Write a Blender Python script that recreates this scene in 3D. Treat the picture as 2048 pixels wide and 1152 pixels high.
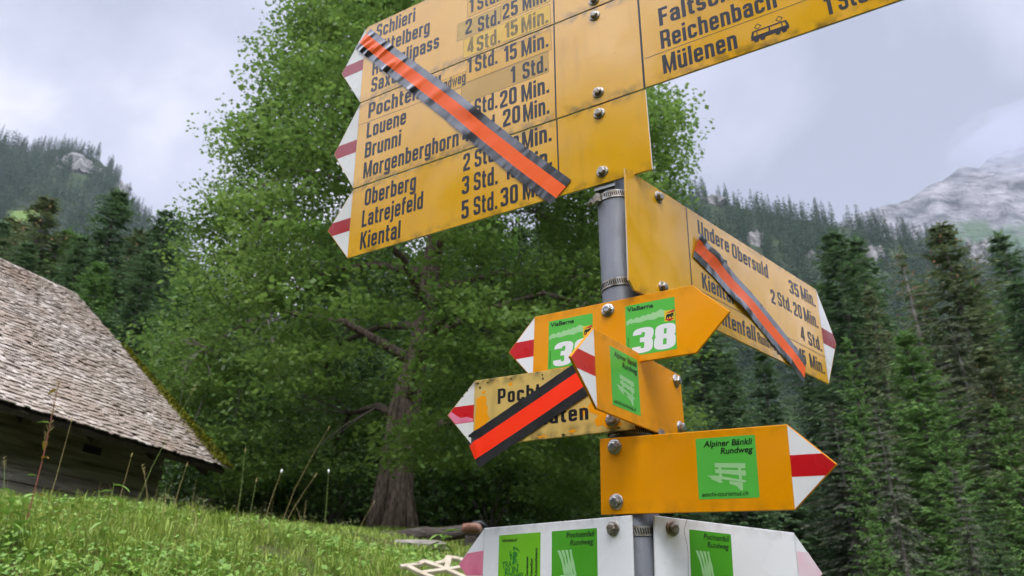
import bpy, bmesh, math, random
import numpy as np
from mathutils import Matrix, Vector
for o in list(bpy.data.objects): bpy.data.objects.remove(o)
SC = bpy.context.scene
COL = SC.collection
R = math.radians
rng = np.random.default_rng(7)
random.seed(7)

# ------------------------------------------------------------------ camera
EYE = 1.55
F_PX = 1600.0
PITCH = math.atan(744.0 / 1600.0)          # horizon lies below the frame
cd = bpy.data.cameras.new('camera')
cam = bpy.data.objects.new('camera', cd)
COL.objects.link(cam)
cam.location = (0, 0, EYE)
cam.rotation_euler = (R(90) + PITCH, 0, 0)
cd.sensor_width = 36.0
cd.lens = F_PX / 2048.0 * 36.0
cd.clip_start = 0.05
cd.clip_end = 12000
cd.dof.use_dof = True
cd.dof.focus_distance = 1.18
cd.dof.aperture_fstop = 11.0
SC.camera = cam

# ------------------------------------------------------------------ sky, sun, exposure
SUN_EL, SUN_AZ = R(58), R(178)              # azimuth from +Y clockwise: behind, a little left
w = bpy.data.worlds.new('World'); SC.world = w
w.use_nodes = True
NT = w.node_tree; N = NT.nodes; N.clear()
def nd(t, **k):
    n = N.new(t)
    for a, v in k.items(): setattr(n, a, v)
    return n
out = nd('ShaderNodeOutputWorld'); bg = nd('ShaderNodeBackground')
NT.links.new(bg.outputs[0], out.inputs[0])
sky = nd('ShaderNodeTexSky', sky_type='NISHITA'); sky.sun_disc = False
sky.sun_elevation = SUN_EL; sky.sun_rotation = SUN_AZ
tc = nd('ShaderNodeTexCoord'); sep = nd('ShaderNodeSeparateXYZ'); NT.links.new(tc.outputs['Generated'], sep.inputs[0])
def mth(op, a, b=None, clamp=False):
    n = nd('ShaderNodeMath', operation=op); n.use_clamp = clamp
    for i, v in enumerate((a, b)):
        if v is None: continue
        if isinstance(v, (int, float)): n.inputs[i].default_value = v
        else: NT.links.new(v, n.inputs[i])
    return n.outputs[0]
zz = mth('ADD', mth('MAXIMUM', sep.outputs[2], 0.0), 0.35)
cmb = nd('ShaderNodeCombineXYZ')
NT.links.new(mth('DIVIDE', sep.outputs[0], zz), cmb.inputs[0]); NT.links.new(mth('DIVIDE', sep.outputs[1], zz), cmb.inputs[1])
no1 = nd('ShaderNodeTexNoise'); no1.inputs['Scale'].default_value = 1.55; no1.inputs['Detail'].default_value = 7; no1.inputs['Roughness'].default_value = 0.5
no1.inputs['Distortion'].default_value = 0.35
mp = nd('ShaderNodeMapping'); mp.inputs['Location'].default_value = (.2, 0.0, 0)
NT.links.new(cmb.outputs[0], mp.inputs[0]); NT.links.new(mp.outputs[0], no1.inputs['Vector'])
ramp = nd('ShaderNodeValToRGB'); NT.links.new(no1.outputs[0], ramp.inputs[0])
el = ramp.color_ramp.elements
el[0].position = 0.39; el[0].color = (0.41, 0.445, 0.565, 1)
el[1].position = 0.60; el[1].color = (0.95, 0.94, 1.06, 1)
e2 = el.new(0.49); e2.color = (0.58, 0.605, 0.74, 1)
# cloud brightened beside and behind the viewer, added light for scene and sign sheen
back = mth('MULTIPLY', sep.outputs[1], -1.0)
mr = nd('ShaderNodeMapRange'); mr.interpolation_type = 'SMOOTHSTEP'
NT.links.new(back, mr.inputs[0]); mr.inputs[1].default_value = -0.62; mr.inputs[2].default_value = -0.12
mr.inputs[3].default_value = 11.0; mr.inputs[4].default_value = 37.0
cl = nd('ShaderNodeVectorMath', operation='SCALE'); NT.links.new(ramp.outputs[0], cl.inputs[0]); NT.links.new(mr.outputs[0], cl.inputs['Scale'])
mix = nd('ShaderNodeMix', data_type='RGBA'); mix.inputs[0].default_value = 0.93
NT.links.new(sky.outputs[0], mix.inputs[6]); NT.links.new(cl.outputs[0], mix.inputs[7])
NT.links.new(mix.outputs[2], bg.inputs[0]); bg.inputs[1].default_value = 0.1

sd = bpy.data.lights.new('sun', 'SUN'); sd.energy = 1.5; sd.angle = R(25); sd.color = (1, 0.96, 0.9)
sun = bpy.data.objects.new('sun', sd); COL.objects.link(sun)
dv = Vector((math.sin(SUN_AZ) * math.cos(SUN_EL), math.cos(SUN_AZ) * math.cos(SUN_EL), math.sin(SUN_EL)))
sun.rotation_euler = (-dv).to_track_quat('-Z', 'Y').to_euler(); sun.location = dv * 60
SC.view_settings.view_transform = 'Standard'; SC.view_settings.look = 'None'
SC.view_settings.exposure = 0.24; SC.view_settings.gamma = 1; SC.view_settings.use_curve_mapping = False
SC.cycles.max_bounces = 6; SC.cycles.diffuse_bounces = 4; SC.cycles.glossy_bounces = 3; SC.cycles.transparent_max_bounces = 8
SC.cycles.volume_bounces = 0
SC.cycles.use_denoising = True

# ------------------------------------------------------------------ helpers
def tag(o, label=None, cat=None, group=None, kind=None):
    if label: o['label'] = label
    if cat: o['category'] = cat
    if group: o['group'] = group
    if kind: o['kind'] = kind
    return o
def empty(name, loc=(0, 0, 0), label=None, cat=None, group=None):
    o = bpy.data.objects.new(name, None); COL.objects.link(o); o.location = loc
    o.empty_display_size = 0.1
    return tag(o, label, cat, group)
def mesh_np(name, V, F4, mats, parent=None, mi=None, smooth=False):
    """V (n,3); F4 (m,3|4) faces of one size, or a list of index tuples"""
    me = bpy.data.meshes.new(name)
    V = np.asarray(V, np.float32)
    if isinstance(F4, np.ndarray):
        k = F4.shape[1]; m = len(F4)
        me.vertices.add(len(V)); me.vertices.foreach_set('co', V.ravel())
        me.loops.add(m * k); me.loops.foreach_set('vertex_index', F4.astype(np.int32).ravel())
        me.polygons.add(m); me.polygons.foreach_set('loop_start', np.arange(0, m * k, k, dtype=np.int32))
        me.update(calc_edges=True)
    else:
        me.from_pydata([tuple(map(float, v)) for v in V], [], F4); me.update()
    if not isinstance(mats, (list, tuple)): mats = [mats]
    for m_ in mats: me.materials.append(m_)
    if mi is not None: me.polygons.foreach_set('material_index', np.asarray(mi, np.int32))
    if smooth: me.polygons.foreach_set('use_smooth', np.ones(len(me.polygons), bool))
    o = bpy.data.objects.new(name, me); COL.objects.link(o)
    if parent: o.parent = parent
    return o
def copy_thing(o, loc, rz, sc, label=None, parent=None):
    c = o.copy(); COL.objects.link(c)
    if parent: c.parent = parent
    else:
        c.location = loc; c.rotation_euler = (0, 0, rz); c.scale = sc
        if label: c['label'] = label
    for ch in o.children: copy_thing(ch, None, None, None, None, c)
    return c
class MB:
    def __init__(s): s.v = []; s.f = []
    def add(s, V, Fs):
        b = len(s.v); s.v.extend([tuple(map(float, x)) for x in V]); s.f.extend([tuple(int(i) + b for i in f) for f in Fs])
    def box(s, c, d, M=None):
        c = np.array(c, float); d = np.array(d, float) / 2
        V = [c + d * np.array(q) for q in ((-1,-1,-1),(1,-1,-1),(1,1,-1),(-1,1,-1),(-1,-1,1),(1,-1,1),(1,1,1),(-1,1,1))]
        if M is not None: V = [tuple(M @ Vector(v)) for v in V]
        s.add(V, [(0,3,2,1),(4,5,6,7),(0,1,5,4),(1,2,6,5),(2,3,7,6),(3,0,4,7)])
    def tube(s, pts, rad, n=8, cap=True):
        pts = [Vector(p) for p in pts]
        if not hasattr(rad, '__len__'): rad = [rad] * len(pts)
        V = []; ref = None
        for i, p in enumerate(pts):
            t = (pts[min(i + 1, len(pts) - 1)] - pts[max(i - 1, 0)]).normalized()
            if ref is None: ref = t.orthogonal().normalized()
            a = (ref - t * ref.dot(t)).normalized(); ref = a; b = t.cross(a)
            for k in range(n):
                an = 2 * math.pi * k / n; V.append(p + (a * math.cos(an) + b * math.sin(an)) * rad[i])
        Fs = []
        for i in range(len(pts) - 1):
            for k in range(n):
                k2 = (k + 1) % n; Fs.append((i*n+k, i*n+k2, (i+1)*n+k2, (i+1)*n+k))
        if cap: Fs.append(tuple(range(n))[::-1]); Fs.append(tuple(range((len(pts)-1)*n, len(pts)*n)))
        s.add(V, Fs)
    def build(s, name, mat, parent=None, smooth=False):
        return mesh_np(name, s.v, s.f, mat, parent, smooth=smooth)

def mat(name, col, rough=0.6, spec=0.5, metal=0.0, trans=0.0, var=None, scale=5.0, coord='Object', bump=0.0, bscale=40.0, isl=None, coat=0.0, stretch=(1, 1, 1), detail=5):
    """principled material; var: second colour mixed by noise; isl: (colA, colB) mixed at random per mesh island"""
    m = bpy.data.materials.new(name); m.use_nodes = True
    nt = m.node_tree; b = nt.nodes['Principled BSDF']; L = nt.links.new
    b.inputs['Base Color'].default_value = (*col, 1); b.inputs['Roughness'].default_value = rough
    b.inputs['Specular IOR Level'].default_value = spec; b.inputs['Metallic'].default_value = metal
    b.inputs['Coat Weight'].default_value = coat; b.inputs['Coat Roughness'].default_value = 0.08
    def N_(t): return nt.nodes.new(t)
    tcn = N_('ShaderNodeTexCoord'); mpn = N_('ShaderNodeMapping'); L(tcn.outputs[coord], mpn.inputs[0]); mpn.inputs['Scale'].default_value = stretch
    cur = None
    if isl:
        g = N_('ShaderNodeNewGeometry'); mx = N_('ShaderNodeMix'); mx.data_type = 'RGBA'
        L(g.outputs['Random Per Island'], mx.inputs[0]); mx.inputs[6].default_value = (*isl[0], 1); mx.inputs[7].default_value = (*isl[1], 1); cur = mx.outputs[2]
    if var:
        nz = N_('ShaderNodeTexNoise'); nz.inputs['Scale'].default_value = scale; nz.inputs['Detail'].default_value = detail; L(mpn.outputs[0], nz.inputs['Vector'])
        mr_ = N_('ShaderNodeMapRange'); L(nz.outputs[0], mr_.inputs[0]); mr_.inputs[1].default_value = 0.35; mr_.inputs[2].default_value = 0.68
        mx = N_('ShaderNodeMix'); mx.data_type = 'RGBA'; L(mr_.outputs[0], mx.inputs[0])
        if cur is not None: L(cur, mx.inputs[6])
        else: mx.inputs[6].default_value = (*col, 1)
        mx.inputs[7].default_value = (*var, 1); cur = mx.outputs[2]
    if cur is not None: L(cur, b.inputs['Base Color'])
    if bump:
        nb = N_('ShaderNodeTexNoise'); nb.inputs['Scale'].default_value = bscale; nb.inputs['Detail'].default_value = 6; L(mpn.outputs[0], nb.inputs['Vector'])
        bp = N_('ShaderNodeBump'); bp.inputs['Strength'].default_value = bump; bp.inputs['Distance'].default_value = 1.0 / bscale
        L(nb.outputs[0], bp.inputs['Height']); L(bp.outputs[0], b.inputs['Normal'])
    if trans:
        tr = N_('ShaderNodeBsdfTranslucent'); ms = N_('ShaderNodeMixShader'); ms.inputs[0].default_value = trans
        if cur is not None: L(cur, tr.inputs[0])
        else: tr.inputs[0].default_value = (*col, 1)
        L(b.outputs[0], ms.inputs[1]); L(tr.outputs[0], ms.inputs[2]); L(ms.outputs[0], nt.nodes['Material Output'].inputs[0])
    return m

TH_C, TH_S = math.cos(PITCH), math.sin(PITCH)
def view_dir(px, py):                        # direction of a point of the 2048-wide photo (used to lay out the place)
    u = (px - 1024) / F_PX; v = (576 - py) / F_PX
    return np.array([u, TH_C - v * TH_S, TH_S + v * TH_C])
def at(px, py, Y):                           # the point seen there at distance Y along the ground
    d = view_dir(px, py); return d / d[1] * Y + np.array([0, 0, EYE])
def to_px(P):
    P = np.asarray(P, float) - np.array([0, 0, EYE])
    zc = P[..., 1] * TH_C + P[..., 2] * TH_S; yc = -P[..., 1] * TH_S + P[..., 2] * TH_C
    return np.stack([1024 + F_PX * P[..., 0] / zc, 576 - F_PX * yc / zc], -1)
def vnoise(x, y, seed=0):                    # smooth value noise, vectorised
    x = np.asarray(x, float); y = np.asarray(y, float)
    xi = np.floor(x).astype(np.int64); yi = np.floor(y).astype(np.int64); fx = x - xi; fy = y - yi
    fx = fx * fx * (3 - 2 * fx); fy = fy * fy * (3 - 2 * fy)
    def h(a, b):
        n = (a * 374761393 + b * 668265263 + seed * 1442695041) & 0xFFFFFFFF
        n = ((n ^ (n >> 13)) * 1274126177) & 0xFFFFFFFF
        return ((n ^ (n >> 16)) & 0xFFFF) / 65535.0
    return (h(xi, yi) * (1 - fx) + h(xi + 1, yi) * fx) * (1 - fy) + (h(xi, yi + 1) * (1 - fx) + h(xi + 1, yi + 1) * fx) * fy
def fbm(x, y, seed=0, o=4):
    s = 0; a = 0.5
    for k in range(o): s = s + a * (vnoise(np.asarray(x) * 2 ** k, np.asarray(y) * 2 ** k, seed + k) - 0.5); a *= 0.5
    return s
# ------------------------------------------------------------------ ground and hills
CR = np.array([(-14, 1.7), (-8, 1.5), (-4.4, 1.2), (-2.67, 1.03), (-1.97, .92), (-1.28, .70), (-.27, .58), (.6, .55), (1.5, .2), (4, -1), (8, -2.4), (20, -3)])
H17 = np.array([(-20, 2.6), (-12, 2.2), (-6, 2.1), (-3.5, 2.42), (-1, 2.42), (.5, 2.1), (2, 1.0), (6, -1), (15, -2.6), (30, -3)])
def near_rel(x, y):
    c7 = np.interp(x, CR[:, 0], CR[:, 1]); h17 = np.interp(x, H17[:, 0], H17[:, 1])
    h4 = c7 - .84
    z = np.where(y < 1.3, -1.55, np.where(y < 4, -1.55 + (h4 + 1.55) * (np.clip(y - 1.3, 0, 2.7) / 2.7) ** 0.75,
        np.where(y < 7, h4 + (c7 - h4) * (1 - (1 - np.clip((y - 4) / 3, 0, 1)) ** 1.15), c7 + (h17 - c7) * np.clip((y - 7) / 10, 0, 1.6))))
    amp = np.clip((y - 2) / 3, 0, 1) * 0.10
    return z + amp * 1.6 * fbm(np.asarray(x) * 1.1, np.asarray(y) * 1.1, 3)
FOOT = np.array([(-180, 1), (-110, 2), (-60, 8), (-32, 7.5), (-18, 7), (-5, 6), (4, 3.5), (12, 1.2), (25, 0), (40, -2.5), (75, -3), (120, -2), (180, 1)])
SKY_PX = [(-300, 250, 900), (0, 262, 900), (60, 285, 900), (130, 280, 900), (200, 300, 900), (240, 342, 880), (262, 385, 870), (300, 428, 840), (340, 475, 780), (430, 540, 650), (600, 640, 500), (900, 640, 480), (1050, 540, 500), (1200, 420, 540), (1340, 338, 590), (1500, 378, 620), (1700, 412, 640), (1850, 448, 660), (2048, 482, 680), (2400, 560, 700)]
rl = []
for px, py, Rr in SKY_PX:
    d = view_dir(px, py); hh = math.hypot(d[0], d[1]); rl.append((math.degrees(math.atan2(d[0], d[1])), d[2] / hh - (11.0 if px < 330 else 21.0) / Rr, Rr))
rl = [(-180, .30, 400), (-110, .34, 420), (-75, .42, 700)] + rl + [(48, .44, 680), (60, .43, 640), (67, .36, 600), (70, .29, 600), (85, .29, 500), (130, .28, 420), (180, .30, 400)]
RIDGE = np.array(rl)
def terrain(x, y):
    x = np.asarray(x, float); y = np.asarray(y, float)
    r = np.hypot(x, y); az = np.degrees(np.arctan2(x, y))
    nr = near_rel(x, y)
    ft = np.interp(az, FOOT[:, 0], FOOT[:, 1]); te = np.interp(az, RIDGE[:, 0], RIDGE[:, 1]); Rr = np.interp(az, RIDGE[:, 0], RIDGE[:, 2])
    t = np.clip((r - 17) / 28, 0, 1); t = t * t * (3 - 2 * t)
    base = nr * (1 - t) + ft * t
    r0 = .36 * Rr; u = np.clip((r - r0) / (Rr - r0), 0, 1)
    rise = (te * Rr - ft) * (u ** 1.04)
    back_ = np.clip((r - Rr) / 400, 0, 1)
    rug = 18 * fbm(x / 70, y / 70, 11, 5) * np.clip((r - 120) / 160, 0, 1) * np.where(r < Rr, np.clip((Rr - r) / 120, 0.06, 1), .06)
    return EYE + base + rise - 180 * back_ ** 1.3 + rug
def ground_z(x, y): return float(terrain(x, y))

M_soil = mat('meadow_ground', (0.055, 0.075, 0.022), 0.95, 0.1, var=(0.09, 0.085, 0.035), scale=3.0, bump=0.6, bscale=25)
M_forestfloor = mat('forest_floor', (0.018, 0.028, 0.015), 0.95, 0.1, var=(0.035, 0.055, 0.022), scale=0.03, bump=0.5, bscale=0.6)
def polar(name, radii, azs, m):
    rr, aa = np.meshgrid(radii, azs, indexing='ij'); a = np.radians(aa)
    x = rr * np.sin(a); y = rr * np.cos(a); z = terrain(x, y)
    n, k = rr.shape
    V = np.stack([x, y, z], -1).reshape(-1, 3)
    i, j = np.meshgrid(np.arange(n - 1), np.arange(k - 1), indexing='ij')
    a0 = (i * k + j).ravel(); Fq = np.stack([a0, a0 + k, a0 + k + 1, a0 + 1], -1)
    return mesh_np(name, V, Fq[:, ::-1], m, smooth=True)
gr = polar('ground', np.concatenate([[0.02], np.linspace(0.4, 20, 120), np.linspace(20.6, 44, 40)]), np.linspace(-180, 180, 361), M_soil); tag(gr, 'grassy ground rising to a bank', 'ground', kind='structure')
hl = polar('hillside', np.concatenate([np.linspace(44, 200, 70), np.linspace(205, 1150, 150)]), np.concatenate([np.linspace(-180, -48, 70), np.linspace(-47, 47, 280), np.linspace(48, 180, 70)]), M_forestfloor); tag(hl, 'steep wooded hillsides around the valley', 'hillside', kind='structure')

# rock faces standing out of the slopes: (px, py, width px, height px, how far out along the ray)
M_rock = mat('limestone', (0.29, 0.28, 0.265), 0.9, 0.2, var=(0.035, 0.045, 0.03), scale=0.075, stretch=(2.4, 2.4, 0.5), bump=1.0, bscale=0.08, detail=8)
def ray_hit(px, py, lo=50, hi=1300):
    d = view_dir(px, py); hh = math.hypot(d[0], d[1]); ts = np.linspace(lo, hi, 2500) / hh
    P = d[None] * ts[:, None]; g = terrain(P[:, 0], P[:, 1]); k = np.nonzero(P[:, 2] + EYE < g)[0]
    if len(k) == 0: return None
    return P[k[0]] + np.array([0, 0, EYE])
CLIFFS = [(158, 338, 66, 52), (206, 322, 34, 46), (240, 382, 30, 52), (622 - 500, 336, 14, 18), (1425, 405, 44, 34), (1510, 485, 34, 54), (1628, 515, 34, 36), (1742, 512, 44, 54), (1962, 518, 44, 84)]
def cliff(px, py, wd, hg, k):
    P = ray_hit(px, py)
    if P is None: return None
    d = P - np.array([0, 0, EYE]); dist = np.linalg.norm(d); sc = dist / F_PX * 1.02
    W_, H_ = wd * sc, hg * sc
    out_ = -np.array([d[0], d[1], 0]) / math.hypot(d[0], d[1]); side = np.array([out_[1], -out_[0], 0])
    n = 26; m_ = 22; V = []
    for j in range(m_ + 1):
        for i in range(n + 1):
            a = i / n * 2 - 1; b = j / m_ * 2 - 1
            rr = (abs(a) ** 2.6 + abs(b) ** 2.6)
            x = a * W_ / 2 * (1 + 1.1 * float(fbm(b * 2.5 + k * 7, a, 5))); z = b * H_ / 2 * (1 + 1.3 * float(fbm(a * 3 + k * 5, b, 9)))
            f = max(0.0, 1 - rr)
            bulge = (f ** 0.4) * W_ * 0.16 + (0.26 * W_ * float(fbm(a * 3 + k * 3, b * 1.6, 21, 5))) * (f > 0)
            back = -0.35 * W_ * (1 - min(1, f * 4))
            lean = -b * H_ * 0.30
            V.append(P + side * x + out_ * (bulge + back + lean + H_ * 0.16) + np.array([0, 0, z]))
    Fq = [(j*(n+1)+i, j*(n+1)+i+1, (j+1)*(n+1)+i+1, (j+1)*(n+1)+i) for j in range(m_) for i in range(n)]
    o = mesh_np('rock_cliff', V, Fq, M_rock)
    return tag(o, 'pale limestone face showing between the trees on the slope', 'cliff', kind='structure')
for k, cfg in enumerate(CLIFFS): cliff(*cfg, k)
CLEAR = [(c[0], c[1] + 2, c[2] * 0.30, c[3] * 0.30) for c in CLIFFS] + [(48, 432, 26, 20)]
# small bright alp meadow on the left slope
M_alp = mat('alp_meadow', (0.10, 0.16, 0.035), 0.95, 0.1, var=(0.13, 0.17, 0.05), scale=0.05)
V = []; Fq = []; n = 12
Pm = ray_hit(48, 434)
if Pm is not None:
    dm = Pm - np.array([0, 0, EYE]); sc = np.linalg.norm(dm) / F_PX
    o_ = np.array([dm[0], dm[1]]) / math.hypot(dm[0], dm[1]); s_ = np.array([o_[1], -o_[0]])
    for j in range(n + 1):
        for i in range(n + 1):
            a = i / n * 2 - 1; b = j / n * 2 - 1
            q = Pm[:2] + s_ * a * 26 * sc + o_ * b * 26 * sc
            V.append((q[0], q[1], ground_z(q[0], q[1]) + 1.2))
    Fq = [(j*(n+1)+i, j*(n+1)+i+1, (j+1)*(n+1)+i+1, (j+1)*(n+1)+i) for j in range(n) for i in range(n)]
    tag(mesh_np('meadow', V, Fq, M_alp, smooth=True), 'small light green alp meadow on the left slope', 'meadow', kind='structure')

# far mountain, beyond the valley haze
M_peak = mat('mountain_rock', (0.26, 0.255, 0.26), 0.95, 0.1, var=(0.075, 0.082, 0.085), scale=0.012, stretch=(1, 1, 2.2), bump=1.0, bscale=0.02, detail=9)
nt = M_peak.node_tree; b = nt.nodes['Principled BSDF']; src = b.inputs['Base Color'].links[0].from_socket
gm = nt.nodes.new('ShaderNodeTexCoord'); sx = nt.nodes.new('ShaderNodeSeparateXYZ'); nt.links.new(gm.outputs['Object'], sx.inputs[0])
nz = nt.nodes.new('ShaderNodeTexNoise'); nz.inputs['Scale'].default_value = 0.006; nz.inputs['Detail'].default_value = 8; nt.links.new(gm.outputs['Object'], nz.inputs['Vector'])
ad = nt.nodes.new('ShaderNodeMath'); ad.operation = 'MULTIPLY_ADD'; nt.links.new(nz.outputs[0], ad.inputs[0]); ad.inputs[1].default_value = 420; nt.links.new(sx.outputs[2], ad.inputs[2])
mr2 = nt.nodes.new('ShaderNodeMapRange'); nt.links.new(ad.outputs[0], mr2.inputs[0]); mr2.inputs[1].default_value = 1400; mr2.inputs[2].default_value = 1460; mr2.inputs[3].default_value = 1; mr2.inputs[4].default_value = 0
mx = nt.nodes.new('ShaderNodeMix'); mx.data_type = 'RGBA'; nt.links.new(mr2.outputs[0], mx.inputs[0]); nt.links.new(src, mx.inputs[6]); mx.inputs[7].default_value = (0.07, 0.11, 0.06, 1)
nt.links.new(mx.outputs[2], b.inputs['Base Color'])
PK = [(1500, 500), (1700, 440), (1780, 410), (1826, 390), (1854, 378), (1895, 356), (1916, 340), (1937, 336), (1960, 338), (1975, 318), (2005, 302), (2048, 292), (2120, 268), (2250, 240), (2420, 280), (2600, 350)]
YB = 2050.0
cols = 150; rows = 46; V = []
pxs = np.linspace(1500, 2600, cols)
for j in range(rows):
    v = j / (rows - 1)
    for i, px in enumerate(pxs):
        top = np.interp(px, [p[0] for p in PK], [p[1] for p in PK])
        A = at(px, top, YB + 260); hgt = A[2] - 500
        d = view_dir(px, 500); s_ = d[:2] / math.hypot(*d[:2])
        z = 500 + hgt * (v if v <= 0.82 else 0.82 + (v - .82))
        prof = (1 - v) ** 1.2
        depth = -520 * prof
        nse = 110 * float(fbm(px / 60 + 3, v * 5, 31, 6)) * (0.25 + 0.75 * min(1, (1 - v) * 6)) + 46 * float(fbm(px / 30 + v * 8, v * 9 - px / 90, 37, 5)) * min(1, (1 - v) * 8)
        V.append((A[0] + s_[0] * (depth + nse), A[1] + s_[1] * (depth + nse), z + 30 * float(fbm(px / 26, 2.3, 41, 5)) * v))
Fq = [(j*cols+i, j*cols+i+1, (j+1)*cols+i+1, (j+1)*cols+i) for j in range(rows - 1) for i in range(cols - 1)]
b0 = len(V)
for i in range(cols): x_, y_, z_ = V[(rows - 1) * cols + i]; V.append((x_ * 1.25, y_ * 1.25, 500))
Fq += [((rows-1)*cols+i, (rows-1)*cols+i+1, b0+i+1, b0+i) for i in range(cols - 1)]
tag(mesh_np('mountain', V, Fq, M_peak), 'bare grey limestone mountain fading into low cloud', 'mountain', kind='structure')

# low cloud lying over the summit: lumpy closed volumes of thin even vapour
M_cloud = bpy.data.materials.new('cloud_vapour'); M_cloud.use_nodes = True
nt = M_cloud.node_tree; nt.nodes.clear(); om = nt.nodes.new('ShaderNodeOutputMaterial'); pv = nt.nodes.new('ShaderNodeVolumePrincipled')
pv.inputs['Color'].default_value = (0.50, 0.525, 0.61, 1); pv.inputs['Density'].default_value = 0.0015; pv.inputs['Emission Strength'].default_value = 0.0
nt.links.new(pv.outputs[0], om.inputs['Volume'])
def lump(c, rad, seed):
    bm = bmesh.new(); bmesh.ops.create_icosphere(bm, subdivisions=4, radius=1)
    for v in bm.verts:
        p = v.co.copy(); k = 1 + 0.55 * float(fbm(p.x * 1.5 + seed * 9 + p.z, p.y * 1.5 - p.z * 0.7, seed, 4))
        v.co = Vector((c[0] + p.x * rad[0] * k, c[1] + p.y * rad[1] * k, c[2] + p.z * rad[2] * k))
    me = bpy.data.meshes.new('cloud'); bm.to_mesh(me); bm.free(); me.materials.append(M_cloud)
    o = bpy.data.objects.new('cloud', me); COL.objects.link(o)
    tag(o, 'thin grey cloud drifting over the mountain top', 'cloud', kind='structure')
for i, (px, py, Y, rx, rz) in enumerate([(2040, 268, 1990, 210, 52), (2100, 282, 1880, 230, 60), (1990, 290, 2000, 120, 34), (2130, 255, 1850, 240, 62), (2060, 300, 1820, 110, 30), (1950, 318, 2040, 90, 24)]):
    lump(at(px, py, Y), (rx, 150, rz), i + 1)
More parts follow.
